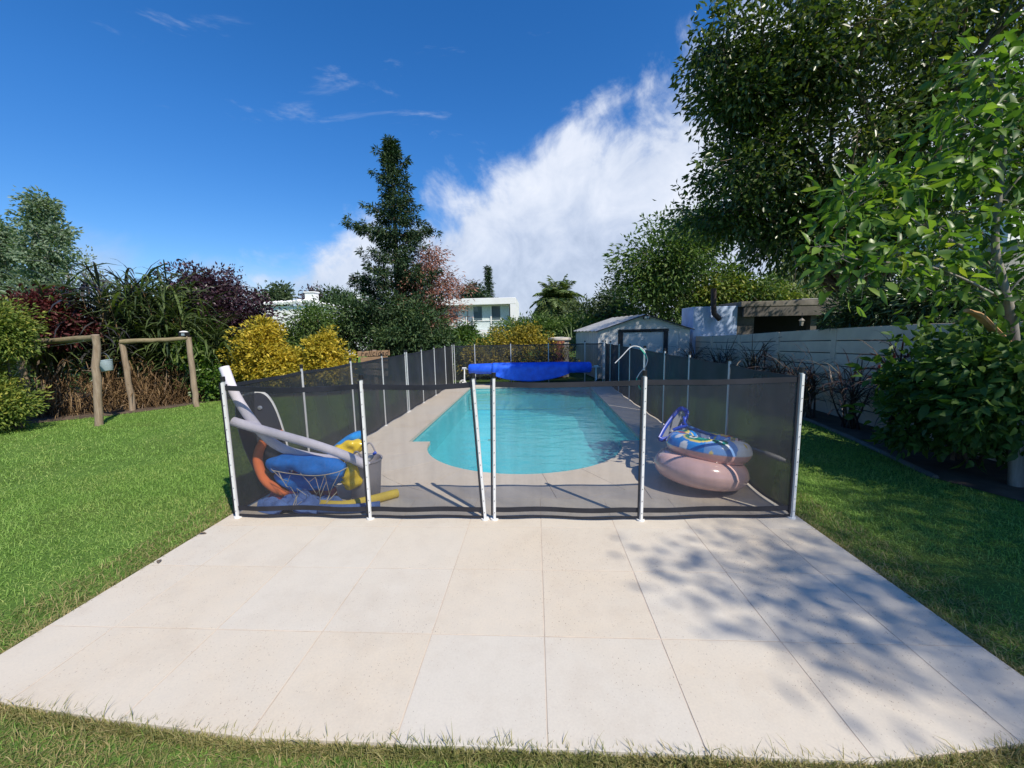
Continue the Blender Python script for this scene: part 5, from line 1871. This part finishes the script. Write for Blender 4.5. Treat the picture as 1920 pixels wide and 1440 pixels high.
strap_clump('purple_grass', 'stiff upright dark grass clump second along the wall from the outbuilding', 'grass clump', (4.95, 8.1, -0.03), 98, 0.92, 0.032, 'wallgrass', 32, wg, 1.1, 0.10, 0.15, 9, 0.8)
strap_clump('purple_grass', 'tall dark grass clump with one broad blade rising above the wall top', 'grass clump', (4.95, 6.4, -0.03), 105, 1.04, 0.034, 'wallgrass', 33, wg, 1.7, 0.12, 0.2, 9, 0.95)
strap_clump('purple_grass', 'arching dark grass clump just behind the right fence corner post', 'grass clump', (4.85, 5.2, -0.03), 112, 0.92, 0.030, 'wallgrass', 34, wg, 2.0, 0.14, 0.2, 10, 0.75)
strap_clump('purple_grass', 'stalky grass clump with pale dry blades to the right of the fence corner', 'grass clump', (4.8, 4.2, -0.03), 118, 0.92, 0.028, 'wallgrass', 35, wg, 1.9, 0.12, 0.15, 11, 0.8)
strap_clump('purple_grass', 'grass clump with leaning stalks and thin straw coloured blades before the mid wall', 'grass clump', (4.9, 3.4, -0.03), 112, 0.85, 0.026, 'wallgrass', 36, wg, 1.9, 0.16, 0.12, 10, 0.85)
strap_clump('purple_grass', 'tall purple grass topped by a red plume beside the leafy shrub', 'grass clump', (5.1, 2.9, -0.03), 98, 0.92, 0.032, 'wallgrass', 37, wg, 1.9, 0.14, 0.15, 8, 1.05, 4)

# tree outside the picture whose shade lies over the right lawn and the patio corner
tree('shade_tree', 'tall garden tree beside the house casting leafy shade over the right lawn', 'tree', (9.6, -6.4, 0), 10.5,
     [(8.4, -5.6, 7.4, 1.4, 1.9, 1.0, 2.0), (9.0, -3.7, 6.8, 1.4, 1.3, 0.9, 1.3), (9.7, -8.6, 11.6, 1.3, 1.3, 0.7, 0.5), (6.3, -5.9, 7.8, 0.35, 0.35, 0.2, 0.06), (10.6, -6.8, 10.0, 1.4, 1.4, 1.0, 0.8)], 360, 62, 0.36, 0.10, 0.055, 'leaf_big', 'bark', 0.16, seed=41, limbs=26, fork=0.42, shell=0.3)

# ================================================================== CONIFERS
def conifer(name, label, base, H, prof, mat, seed, extra=(), nb=150, top_w=0.2, L=0.24, crown_name='crown', droop=0.25, trunk_r=0.16, per=20, clump=0.20, zmin=0.06, bark='bark', tiers=None):
    """spire with separate drooping branches, each hung with finger-like sprays"""
    rg = np.random.default_rng(seed)
    t = thing(name, label, 'tree', base)
    b = np.array(base, float)
    zz, rr = np.array(prof).T
    mb = MB()
    top = b + np.array([0.05, 0, H])
    limb(mb, b, top, trunk_r, 0.02, rg, 8, 0, 0.006, 9)
    VFs = []
    specs = []
    for k in range(nb):
        z = H * (zmin + (1 - zmin) * (k + rg.random()) / nb)
        R = np.interp(z, zz, rr) * rg.choice([0.45, 0.7, 0.9, 1.1, 1.3], p=[.15, .2, .3, .25, .1])
        specs.append((z, k * 2.39996 + rg.normal(0, 0.25), R, rg.uniform(-0.05, 0.35)))
    if tiers:
        # whorls: boughs leave the trunk in uneven tiers with gaps between
        specs = []
        for j, z in enumerate(tiers):
            m_ = 7 if z < 7 else 5
            a0 = rg.uniform(0, 6.28)
            for q_ in range(m_):
                R = np.interp(z, zz, rr) * rg.choice([0.6, 0.85, 1.05, 1.3], p=[.2, .35, .3, .15])
                specs.append((z + rg.normal(0, 0.06), a0 + q_ * 6.283 / m_ + rg.normal(0, 0.25), max(R, 0.12), rg.uniform(0.02, 0.35)))
    specs += list(extra)
    for z, a, R, rise in specs:
        d = np.array([math.cos(a), math.sin(a), rise])
        p0 = b + np.array([0.05 * z / H, 0, z])
        pts = []
        for i in range(6):
            s = i / 5
            pts.append(p0 + d * R * s - np.array([0, 0, droop * R * s * (1 - s) * 1.2]))
        mb.tube([tuple(p) for p in pts], [0.028 * (1 - 0.85 * i / 5) * (0.5 + R / 2) for i in range(6)], 5)
        m_ = max(3, int(R / 0.16))
        for i in range(m_):
            s = (i + rg.random()) / m_
            s = 0.18 + 0.82 * s
            c_ = p0 + d * R * s - np.array([0, 0, droop * R * s * (1 - s) * 1.2]) + rg.normal(0, 0.05 + 0.05 * R, 3) * np.array([1, 1, 0.6])
            k2 = per
            q = rg.normal(0, 1, (k2, 3)) * clump * np.array([0.8, 0.8, 0.5 if tiers is None else 0.62])
            q = q * (1.15 - 0.6 * s * (tiers is not None))
            D = d * 0.5 + unit(q) * 0.7 + np.array([0, 0, -0.28]) + rg.normal(0, 0.3, (k2, 3))
            VFs.append(leaf_small(rg, c_ + q, D, L * rg.uniform(0.5, 1.2, k2), L * 0.26 * rg.uniform(0.7, 1.3, k2), 0.7, 0.5))
    part('trunk', mb, M[bark], t, 60)
    leaf_obj(crown_name, cat(*VFs), M[mat], t)
    return t
conifer('cedar', 'tall dark spire shaped conifer with irregular outstretched branches', (-5.35, 12.8, 0), 8.75,
        [(0, 2.2), (1.5, 2.2), (2.6, 1.9), (3.6, 1.35), (4.6, 1.0), (5.6, 1.15), (6.6, 0.92), (7.4, 0.62), (8.1, 0.32), (8.6, 0.10)], 'needle', 51,
        [(5.45, math.pi, 2.0, 0.18), (5.4, math.pi * 1.02, 1.8, 0.28), (5.2, 0.05, 1.6, 0.22), (5.3, 0.1, 1.3, 0.3), (3.55, math.pi * 0.98, 2.0, 0.15), (3.4, math.pi * 1.06, 1.7, 0.2), (3.8, 0.0, 1.45, 0.16), (3.65, 6.2, 1.3, 0.12), (8.0, math.pi, 0.55, 0.8), (7.8, 0.2, 0.6, 0.35)],
        150, per=40, clump=0.115, L=0.17, tiers=[0.5, 1.0, 1.5, 2.0, 2.5, 2.95, 3.45, 3.9, 4.4, 4.9, 5.35, 5.85, 6.3, 6.7, 7.1, 7.45, 7.8, 8.1, 8.35, 8.55])
def shrub(name, label, cat_, base, ells, ncl, per, rad, L, Wd, mat, seed, group=None, bark='bark', nst=9, kind='small', down=0.1, upb=0.6, shell=0.5, crown='foliage', flat=0.8):
    rg = np.random.default_rng(seed)
    t = thing(name, label, cat_, base, 0, group)
    C, O = clusters(rg, ells, ncl, shell)
    C[:, 2] = np.maximum(C[:, 2], 0.05)
    leaf_obj(crown, foliate(rg, C, O, per, rad, L, Wd, kind, down, upb, flat=flat), M[mat], t)
    mb = MB()
    for q in C[rg.choice(len(C), min(nst, len(C)), replace=False)]:
        limb(mb, (base[0] + rg.normal(0, 0.08), base[1] + rg.normal(0, 0.08), base[2]), q, 0.03, 0.008, rg, 5, 0.04, 0.06, 6)
    part('stems', mb, M[bark], t, 60)
    return t
shrub('low_conifer', 'broad low dark green conifer left of the tall spire conifer', 'shrub', (-6.9, 11.6, 0),
      [(-6.87, 11.50, 1.92, 1.17, 0.90, 0.87, 1.2), (-7.62, 11.30, 1.36, 0.97, 0.80, 0.58, 0.8), (-6.18, 11.80, 2.30, 0.79, 0.70, 0.59, 0.6), (-8.45, 11.00, 1.20, 0.76, 0.70, 0.57, 0.5)], 130, 70, 0.22, 0.17, 0.05, 'needle_low', 52)
shrub('low_conifer', 'bushy olive green conifer right below the tall spire conifer', 'shrub', (-4.3, 11.6, 0),
      [(-4.29, 11.40, 1.68, 1.00, 0.80, 0.86, 1.2), (-5.22, 11.20, 1.32, 0.95, 0.70, 0.53, 0.8), (-5.10, 11.90, 2.38, 0.59, 0.60, 0.59, 0.4), (-3.33, 11.30, 1.09, 0.57, 0.60, 0.48, 0.5)], 120, 70, 0.22, 0.17, 0.05, 'needle_low', 53)
conifer('rust_tree', 'rust brown feathery tree just right of the tall spire conifer', (-4.3, 13.6, 0), 4.9,
        [(0, 1.1), (1.5, 1.3), (3, 1.45), (4, 1.0), (4.9, 0.4)], 'rust', 54, [], 90, per=16, clump=0.20, L=0.17, trunk_r=0.09, droop=0.1, zmin=0.25, bark='bark_pale')
shrub('garden_bush', 'loose green bush under the rust brown tree by the modern house', 'bush', (-2.9, 13.0, 0),
      [(-2.80, 13.00, 1.39, 0.47, 0.60, 0.30, 1), (-3.20, 12.60, 1.14, 0.95, 0.80, 0.41, 1), (-2.03, 12.40, 1.06, 0.61, 0.60, 0.24, 0.6)], 90, 60, 0.2, 0.16, 0.06, 'leaf_mid', 55)
conifer('cypress', 'thin dark cypress standing above the modern house roof', (-5.05, 42.0, 0), 8.5,
        [(0, 0.4), (3, 0.42), (6, 0.3), (7.5, 0.16), (8.4, 0.05)], 'needle', 56, [], 110, per=14, clump=0.13, L=0.3, trunk_r=0.15, droop=-0.6)
conifer('pine', 'round shouldered dark pine beside the cypress behind the modern house', (-6.2, 38.0, 0), 6.1,
        [(0, 2.2), (3, 2.4), (4.5, 1.8), (5.4, 1.0), (6.1, 0.3)], 'needle', 57, [], 90, per=16, clump=0.34, L=0.42, trunk_r=0.2)
shrub('far_tree', 'small rounded tree showing above the white parapet left of the chimney', 'tree', (-19.6, 31.0, 0),
      [(-21.99, 31.00, 4.73, 1.36, 1.30, 0.82, 1), (-22.86, 31.00, 4.08, 1.09, 1.00, 0.64, 0.6)], 60, 60, 0.5, 0.3, 0.14, 'far_green', 58, None, 'bark', 6)
shrub('far_tree', 'dark conifer like tree right of the second chimney', 'tree', (-13.4, 31.5, 0),
      [(-16.99, 31.00, 4.25, 1.17, 1.20, 0.99, 1), (-15.62, 31.00, 4.04, 1.26, 1.20, 0.90, 1), (-14.03, 31.00, 3.87, 1.17, 1.20, 0.90, 0.8)], 90, 60, 0.5, 0.3, 0.10, 'needle_low', 59, None, 'bark', 6)
shrub('far_tree', 'small purplish tree between the two white chimneys', 'tree', (-15.2, 31, 0),
      [(-18.13, 30.00, 4.56, 0.70, 0.80, 0.70, 1)], 30, 40, 0.35, 0.25, 0.10, 'plum', 60, None, 'bark', 4)

# golden bushes
gk = 'golden conifers'
shrub('golden_conifer', 'taller golden yellow conifer beside the left fence corner', 'shrub', (-7.35, 7.7, -0.03),
      [(-7.50, 7.60, 1.10, 0.70, 0.65, 0.80, 1.6), (-7.37, 7.60, 1.67, 0.35, 0.35, 0.38, 0.5), (-7.92, 7.50, 0.75, 0.49, 0.45, 0.44, 0.5), (-6.94, 7.50, 0.73, 0.46, 0.45, 0.49, 0.5)], 190, 66, 0.13, 0.10, 0.055, 'golden', 61, gk)
shrub('golden_conifer', 'wider golden conifer sloping down to the right toward the signpost', 'shrub', (-5.85, 8.0, -0.03),
      [(-5.94, 7.90, 0.98, 0.54, 0.55, 0.67, 1), (-5.54, 7.80, 0.68, 0.50, 0.50, 0.47, 0.7), (-6.37, 7.70, 0.63, 0.65, 0.50, 0.38, 0.7), (-5.91, 8.00, 1.42, 0.27, 0.30, 0.33, 0.3)], 170, 66, 0.13, 0.10, 0.055, 'golden', 62, gk)
shrub('garden_bush', 'grey green bush between the two golden conifers', 'bush', (-7.2, 10.0, 0),
      [(-7.33, 10.00, 2.09, 0.60, 0.60, 0.39, 1), (-7.87, 9.60, 1.41, 0.45, 0.50, 0.51, 0.8), (-7.32, 9.00, 0.60, 0.40, 0.50, 0.49, 0.6)], 90, 60, 0.2, 0.14, 0.045, 'leaf_bushy', 63)
strap_clump('yucca', 'spiky pale yucca head between the golden conifers', 'plant', (-6.75, 9.3, 1.25), 90, 0.95, 0.05, 'yucca', 64, None, 1.2, 0.1, 0.05, el=(-0.1, 1.4))
shrub('yellow_bush', 'yellow flowering bush behind the back fence over the rolled cover', 'bush', (-1.0, 10.9, 0),
      [(-0.82, 10.80, 0.88, 1.09, 0.70, 0.77, 1.4), (-0.36, 10.90, 1.23, 0.73, 0.50, 0.48, 0.7), (-1.90, 10.60, 0.70, 0.72, 0.50, 0.47, 0.6), (0.45, 10.70, 0.72, 0.65, 0.50, 0.47, 0.6)], 170, 60, 0.16, 0.10, 0.05, 'yellow', 65)

# ================================================================== LEFT PLANTING
shrub('gold_tipped_bush', 'feathery gold tipped conifer bush at the left edge of the lawn', 'bush', (-9.75, 3.8, -0.03),
      [(-9.70, 3.70, 1.89, 0.33, 0.40, 0.38, 1.2), (-10.57, 3.90, 1.61, 0.50, 0.60, 0.70, 1), (-10.02, 3.60, 0.85, 0.33, 0.45, 0.64, 1.3), (-9.68, 3.50, 0.42, 0.42, 0.40, 0.42, 1), (-10.64, 3.60, 0.66, 0.49, 0.60, 0.68, 0.8), (-9.54, 3.80, 1.60, 0.18, 0.30, 0.21, 0.4)], 210, 150, 0.16, 0.075, 0.03, 'golden_green', 71)
cane_spots = [(-10.6, 6.3, 3.1), (-10.0, 6.6, 3.3), (-9.5, 7.0, 3.1), (-9.25, 7.3, 2.4), (-10.9, 7.4, 3.4), (-8.8, 7.5, 1.7), (-11.2, 5.6, 2.9), (-10.0, 7.9, 3.2)]
cane_lab = ['tall dark cane clump behind the hidden timber frame', 'tallest cane clump with bright arching blades above the hanging bucket', 'cane clump with pale blades between the two timber frames', 'cane clump behind the leaning log frame beam',
            'dark cane clump at the back, its tops against the silvery tree', 'shorter cane clump next to the green creeper by the lamp box post', 'outermost cane clump beside the gold tipped bush', 'rear cane clump rising behind the leaning log frame']
for k, ((x, y, h), lb_) in enumerate(zip(cane_spots, cane_lab)):
    strap_clump('cane_clump', lb_, 'cane', (x, y, -0.03), 430, 1.3, 0.075, 'cane' if k in (1, 2, 3) else ('cane_dark' if k in (4, 0) else 'cane'), 80 + k, 'giant canes at the back of the lawn', 1.9, 0.28, 0.32, 22, h * 0.86, stemmat='straw')
# dry skirt of dead leaves
rg = np.random.default_rng(90)
n_ = 5200
t = rg.random(n_)
line = np.array([(-11.3, 4.6), (-10.0, 5.1), (-9.3, 5.9), (-8.9, 6.6), (-8.4, 7.2)])
tt = t * (len(line) - 1)
i0 = np.minimum(tt.astype(int), len(line) - 2)
bp_ = line[i0] + (line[i0 + 1] - line[i0]) * (tt - i0)[:, None]
P = np.c_[bp_ + np.array([-0.25, 0.30]) * rg.uniform(-0.2, 2.4, (n_, 1)) + rg.normal(0, 0.10, (n_, 2)), np.abs(rg.normal(0, 0.42, n_)) - 0.02]
D = np.c_[rg.normal(0.2, 0.5, n_), rg.normal(-0.3, 0.5, n_), rg.normal(-0.35, 0.6, n_)]
o = leaf_obj('dead_leaves', blades(rg, P, D, rg.uniform(0.15, 0.55, n_), rg.uniform(0.012, 0.03, n_), rg.uniform(0.5, 2.0, n_), 3), M['straw'])
o['kind'] = 'stuff'
o['label'] = 'dry straw coloured dead leaves under the canes'
o['category'] = 'dead leaves'
shrub('plum_tree', 'purple leaved plum with airy upright shoots behind the leaning log frame', 'tree', (-9.3, 8.8, 0),
      [(-9.55, 8.60, 2.26, 1.50, 1.00, 0.95, 2), (-10.55, 8.40, 2.12, 0.94, 0.80, 0.78, 1), (-8.93, 8.80, 1.78, 0.97, 0.80, 0.81, 1), (-9.78, 8.60, 3.04, 0.94, 0.60, 0.57, 0.7), (-9.29, 8.50, 0.99, 0.79, 0.60, 0.64, 0.6)], 430, 66, 0.22, 0.11, 0.058, 'plum', 72, None, 'bark', 26, 'small', 0.15, 0.5, 0.25)
# airy shoots
rg = np.random.default_rng(73)
mb = MB()
VF_ = []
for x, y in ((345,492),(380,505),(440,500),(470,545),(330,510),(415,520),(310,530),(500,560),(455,515),(365,500)):
    a = Vector(PXF(x * 0.7 + 395 * 0.3, 570, 8.6))
    b = Vector(PXF(x, y, 8.6))
    pts = limb(mb, a, b, 0.010, 0.003, rg, 6, 0.03, 0.05, 5)
    for p in pts[1:]:
        k = 9
        q = np.array(p) + rg.normal(0, 0.07, (k, 3))
        VF_.append(leaf_small(rg, q, rg.normal(0, 1, (k, 3)) + np.array([0, 0, 0.5]), np.full(k, 0.085), np.full(k, 0.045)))
pl_ = bpy.data.objects['plum_tree']
sho = part('shoots', mb, M['bark'], pl_, 60)
leaf_obj('shoot_leaves', cat(*VF_), M['plum'], sho)
sho.children[0].location = (0, 0, 0)
shrub('burgundy_bush', 'dark red barberry like bush between the gold tipped bush and the canes', 'bush', (-11.2, 5.2, 0),
      [(-10.90, 5.60, 2.18, 0.58, 0.60, 0.39, 1.2), (-11.13, 5.40, 2.29, 0.35, 0.50, 0.35, 0.5), (-10.71, 5.60, 1.75, 0.48, 0.50, 0.24, 0.5)], 110, 60, 0.18, 0.10, 0.05, 'burgundy', 74)
shrub('green_creeper', 'bright green leafy shrub behind the lamp box post', 'shrub', (-8.5, 6.9, 0),
      [(-8.74, 6.90, 0.81, 0.47, 0.40, 0.69, 1.2), (-9.08, 7.00, 1.37, 0.39, 0.35, 0.31, 0.6), (-8.38, 6.90, 0.46, 0.30, 0.35, 0.42, 0.6), (-9.41, 7.00, 1.07, 0.28, 0.30, 0.20, 0.3)], 100, 46, 0.13, 0.10, 0.06, 'leaf_citrus', 75)
shrub('garden_bush', 'dark hedge mass behind the purple plum and the first golden conifer', 'hedge', (-9.6, 10.0, 0),
      [(-9.37, 9.80, 1.26, 1.40, 0.80, 0.88, 1.2), (-10.09, 9.00, 0.48, 1.00, 0.60, 0.83, 0.9)], 120, 60, 0.25, 0.13, 0.06, 'plum', 76)
shrub('hedge', 'dark green hedge closing the gaps behind the canes and timber frames', 'hedge', (-11.0, 8.6, 0),
      [(-15.85, 8.80, 0.92, 1.18, 0.50, 1.01, 1), (-14.03, 8.80, 1.06, 1.16, 0.50, 1.00, 1), (-12.48, 9.00, 1.02, 1.17, 0.50, 1.01, 1), (-11.10, 9.00, 0.83, 0.84, 0.50, 0.84, 0.7)], 210, 60, 0.28, 0.16, 0.07, 'leaf_laurel', 77)
# silvery poplars and bare saplings
tree('poplar', 'tall silvery green poplar against the blue sky at the far left', 'tree', (-30.2, 20.5, 0), 11.0,
     [(-29.02, 20.50, 9.37, 0.38, 0.50, 0.76, 0.7), (-29.11, 20.50, 8.16, 0.70, 0.90, 1.14, 1), (-29.34, 20.50, 6.32, 0.96, 1.10, 1.44, 1.4), (-29.85, 20.50, 4.45, 1.10, 1.20, 1.30, 1), (-28.20, 20.50, 7.52, 0.32, 0.50, 1.14, 0.3)], 150, 60, 0.36, 0.22, 0.12, 'poplar', 'bark_pale', 0.18, seed=92, limbs=24, fork=0.5, upb=0.3)
tree('poplar', 'second silvery poplar cut off by the left picture edge', 'tree', (-33.5, 20.8, 0), 9.5,
     [(-32.35, 20.80, 7.72, 0.52, 0.90, 1.17, 1), (-33.06, 20.80, 5.21, 0.86, 1.20, 1.65, 1.2)], 100, 60, 0.36, 0.22, 0.12, 'poplar', 'bark_pale', 0.18, seed=93, limbs=18, fork=0.5, upb=0.3)
for k, (x, y, lb_) in enumerate(((140, 425, 'thin bare sapling right of the tall silvery poplar'), (172, 470, 'shorter twiggy sapling right of the bare one'), (200, 500, 'lowest pale sapling above the canes'))):
    tree('sapling', lb_, 'tree', (PXF(x, 600, 24)[0], 24.0, 0), PXF(x, y, 24)[2],
         [(PXF(x, 600, 24)[0], 24.0, PXF(x, (y + 560) / 2, 24)[2], 0.35, 0.35, (PXF(x, y, 24)[2] - PXF(x, 560, 24)[2]) / 2, 1)], 26, 12, 0.3, 0.22, 0.08, 'willow', 'bark_pale', 0.08, 'far saplings', 94 + k, limbs=12, fork=0.7)

# ================================================================== BACK HEDGES, PALM
def palm(base, H, L, n, seed):
    rg = np.random.default_rng(seed)
    t = thing('palm_tree', 'feathery date palm rising above the hedge behind the pool', 'palm', base)
    b = np.array(base, float)
    mb = MB()
    limb(mb, base, tuple(b + np.array([0.1, 0, H])), 0.26, 0.20, rg, 6, 0, 0.01, 10)
    part('trunk', mb, M['bark'], t, 60)
    top = b + np.array([0.1, 0, H])
    for k in range(n):
        a = k * 2.399 + rg.normal(0, 0.1)
        e_ = 1.5 - 1.5 * (k / n) + rg.normal(0, 0.06)
        d = np.array([math.cos(a) * math.cos(e_), math.sin(a) * math.cos(e_), math.sin(e_)])
        p, pts, dirs = top.copy(), [top.copy()], [d.copy()]
        for s in range(12):
            d = d + np.array([0, 0, -0.17])
            d /= np.linalg.norm(d)
            p = p + d * L / 12
            pts.append(p.copy())
            dirs.append(d.copy())
        mf = MB()
        mf.tube([tuple(q) for q in pts], [0.03 * (1 - 0.85 * i / 12) for i in range(13)], 5)
        fr_o = part('frond', mf, M['palm'], t, 60)
        m_ = 120
        s = rg.uniform(0.6, 12, m_)
        i = np.minimum(s.astype(int), 11)
        Pp = np.array(pts)[i] + (np.array(pts)[i + 1] - np.array(pts)[i]) * (s - i)[:, None]
        dd = np.array(dirs)[i]
        sd = unit(np.cross(dd, np.array([0, 0, 1.0])))
        sg = np.where(rg.random(m_) < 0.5, -1, 1)[:, None]
        D = dd * 0.55 + sd * sg * 0.9 + np.array([0, 0, -0.35]) + rg.normal(0, 0.1, (m_, 3))
        lf = leaf_obj('leaflets', leaf_small(rg, Pp, D, 0.55 * np.sin(np.clip(s / 12 * 2.6 + 0.4, 0, 3.1)) + 0.1, np.full(m_, 0.05)), M['palm'], fr_o)
        lf.location = (0, 0, 0)
    return t
pb = PXF(1042, 600, 20)
palm((pb[0], 20.0, 0), PXF(1042, 572, 20)[2], 1.75, 44, 101)
shrub('hedge', 'soft mid green hedge to the right of the palm, behind the shed', 'hedge', (3.4, 18.6, 0),
      [(2.94, 18.50, 2.21, 1.11, 1.20, 0.89, 1), (4.05, 18.60, 2.46, 1.11, 1.20, 1.00, 1), (4.61, 18.00, 2.02, 1.08, 1.20, 0.81, 0.8)], 150, 70, 0.36, 0.22, 0.07, 'far_green', 102)
shrub('hedge', 'lower olive hedge below the palm behind the yellow bush', 'hedge', (0.9, 17.4, 0),
      [(-0.11, 17.50, 1.72, 1.07, 1.00, 0.37, 0.8), (1.20, 17.20, 1.56, 1.31, 1.00, 0.37, 1), (2.17, 16.50, 1.49, 1.01, 1.00, 0.51, 0.8), (-1.17, 17.40, 1.61, 1.07, 0.80, 0.27, 0.5)], 130, 60, 0.32, 0.20, 0.07, 'leaf_bushy', 103)
strap_clump('yucca', 'fan of pale yucca leaves just left of the shed roof', 'plant', (1.45, 13.4, 0.75), 80, 1.15, 0.06, 'yucca', 104, None, 0.9, 0.1, 0.06, el=(0.1, 1.45))
strap_clump('yucca', 'low spiky plants in front of the modern house', 'plant', (-2.6, 13.2, 0.2), 110, 1.3, 0.06, 'yucca', 105, None, 0.5, 0.1, 0.35, el=(0.6, 1.5))
# dark hedge line closing the view low behind the fences
shrub('hedge', 'dark hedge behind the back fence between the yellow bush and the spire conifer', 'hedge', (-3.0, 11.2, 0),
      [(-2.51, 10.90, 0.54, 0.93, 0.40, 0.45, 1), (-3.75, 10.60, 0.40, 0.91, 0.40, 0.44, 1)], 90, 60, 0.2, 0.13, 0.06, 'needle_low', 106)
# far belt that closes the horizon
rg = np.random.default_rng(110)
n_ = 520
az = rg.uniform(-1.35, 1.35, n_)
dist = rg.uniform(55, 75, n_)
C = np.c_[np.sin(az) * dist, np.cos(az) * dist, rg.uniform(0.2, 3.0, n_) * rg.uniform(0.4, 1.1, n_)]
far_ = leaf_obj('far_woods', foliate(rg, C, np.tile([0, -0.3, 0.5], (n_, 1)), 60, 1.5, 0.7, 0.5, 'small', 0.1), M['far_green'])
far_['kind'] = 'stuff'
far_['label'] = 'distant line of trees closing the view behind the gardens'
far_['category'] = 'trees'

# ================================================================== GRASS
def in_lawn(x, y):
    bl = ((x > -11.2) & (x < X0 - 0.01) & (y > -2.6) & (y < 9.4))
    edge_y = np.interp(x, [-11.5, -10.2, -9.2, -8.6, -8.3, -7.9, -5.4, -3.2], [4.0, 4.1, 4.9, 5.75, 6.6, 7.1, 7.4, 9.4])
    bl &= y < edge_y + 0.06
    ex = np.interp(y, [-3, -0.5, 1.2, 2.7, 3.9, 5.6, 8, 12], [4.4, 4.4, 4.15, 4.45, 4.62, 4.5, 4.45, 4.5])
    br = (x > X1 + 0.01) & (x < ex) & (y > -2.6) & (y < 9.4)
    bf = (x >= X0 - 0.02) & (x <= X1 + 0.02) & (y < np.interp(x, [-2.8, -2.4, -1.8, -1.2, 1.2, 1.6, X1], [-1.60, -1.675, -1.735, -1.785, -1.785, -1.735, -1.63]) - 0.004) & (y > -2.6)
    return bl | br | bf
def near_strip(x, y):
    return (x > X0 - 0.25) & (x < X1 + 0.25) & (y < -1.5)
def scatter(rg, n, x0, x1, y0, y1, lo, hi, dens_ref):
    x = rg.uniform(x0, x1, n)
    y = rg.uniform(y0, y1, n)
    ok = in_lawn(x, y) & (~near_strip(x, y) | (rg.random(len(x)) < 0.35))
    d = np.hypot(x - CAM.x, y - CAM.y)
    ok &= (d >= lo) & (d < hi)
    # keep to what a camera near this spot can look at
    ok &= (y > CAM.y + 0.9) & (np.abs(x - CAM.x) < 1.6 * (y - CAM.y) + 1.2)
    return x[ok], y[ok]
def grass(name, label, sets, mat, seed):
    rg = np.random.default_rng(seed)
    VF_ = []
    for (n, x0, x1, y0, y1, lo, hi, L, Wd, seg, dr_) in sets:
        x, y = scatter(rg, n, x0, x1, y0, y1, lo, hi, 0)
        m_ = len(x)
        P = np.c_[x, y, np.full(m_, LZ - 0.003)]
        a = rg.uniform(0, 6.28, m_)
        e_ = rg.uniform(0.45, 1.5, m_)
        D = np.c_[np.cos(a) * np.cos(e_), np.sin(a) * np.cos(e_), np.sin(e_)]
        patch = 0.75 + 0.5 * (np.sin(x * 2.1 + 1.3 * np.sin(y * 1.7)) * np.sin(y * 2.6 + x) * 0.5 + 0.5)
        VF_.append(blades(rg, P, D, L * rg.uniform(0.5, 1.35, m_) * patch, Wd * rg.uniform(0.7, 1.3, m_), rg.uniform(0.6, 2.2, m_) * dr_, seg))
    o = None
    parts_ = {}
    V, F = cat(*VF_)
    o = leaf_obj(name, (V, F), mat)
    o['kind'] = 'stuff'
    o['label'] = label
    o['category'] = 'grass'
    return o
grass('lawn_grass', 'bright mown grass of the lawn on both sides of the pool', [
    (200000, -6.5, 4.6, -2.6, 3.0, 1.2, 4.0, 0.050, 0.0045, 2, 1.0),
    (380000, -8.5, 4.7, -1.5, 4.5, 4.0, 7.0, 0.048, 0.0062, 2, 1.0),
    (230000, -11.2, 4.7, -1.5, 9.4, 7.0, 16.0, 0.050, 0.010, 2, 1.0)], M['blade'], 201)
def edge_grass():
    rg = np.random.default_rng(203)
    VF_ = []
    # longer, drier tufts that lean over the edges of the slabs
    n = 11000
    t = rg.random(n)
    x = X0 + (X1 - X0) * t
    P = np.c_[x, np.interp(x, [-2.8, -2.4, -1.8, -1.2, 1.2, 1.6, X1], [-1.60, -1.675, -1.735, -1.785, -1.785, -1.735, -1.63]) - np.abs(rg.normal(0, 0.016, n)) - 0.001, np.full(n, LZ)]
    D = np.c_[rg.normal(0, 0.5, n), rg.uniform(-0.5, 0.9, n), rg.uniform(0.6, 1.4, n)]
    VF_.append(blades(rg, P, D, 0.062 * rg.uniform(0.4, 1.2, n) * (1 + 0.7 * (rg.random(n) < 0.05)), rg.uniform(0.003, 0.006, n), rg.uniform(0.5, 2, n), 3))
    for side, xe in ((-1, X0), (1, X1)):
        n = 13000
        y = Y0 + 5.5 * rg.random(n) ** 1.2
        P = np.c_[xe + side * (np.where(rg.random(n) < 0.4, np.abs(rg.normal(0, 0.025, n)), 0.42 * rg.random(n) ** 1.5) + 0.002), y, np.full(n, LZ)]
        D = np.c_[-side * rg.uniform(-0.5, 0.8, n), rg.normal(0, 0.6, n), rg.uniform(0.4, 1.2, n)]
        VF_.append(blades(rg, P, D, 0.06 * rg.uniform(0.5, 1.3, n), rg.uniform(0.004, 0.007, n), rg.uniform(0.6, 2, n), 3))
    n = 60000
    x = rg.uniform(-3.2, 2.6, n)
    y = rg.uniform(-2.35, -1.6, n)
    k_ = in_lawn(x, y)
    x, y = x[k_], y[k_]
    n = len(x)
    P = np.c_[x, y, np.full(n, LZ - 0.003)]
    a = rg.uniform(0, 6.28, n)
    e_ = rg.uniform(0.2, 1.4, n)
    D = np.c_[np.cos(a) * np.cos(e_), np.sin(a) * np.cos(e_), np.sin(e_)]
    VF_.append(blades(rg, P, D, 0.05 * rg.uniform(0.5, 1.3, n), rg.uniform(0.003, 0.006, n), rg.uniform(0.5, 2, n), 3))
    o = leaf_obj('edge_grass', cat(*VF_), M['blade_dry'])
    o['kind'] = 'stuff'
    o['label'] = 'olive and straw coloured grass fringing the patio slabs'
    o['category'] = 'grass'
edge_grass()
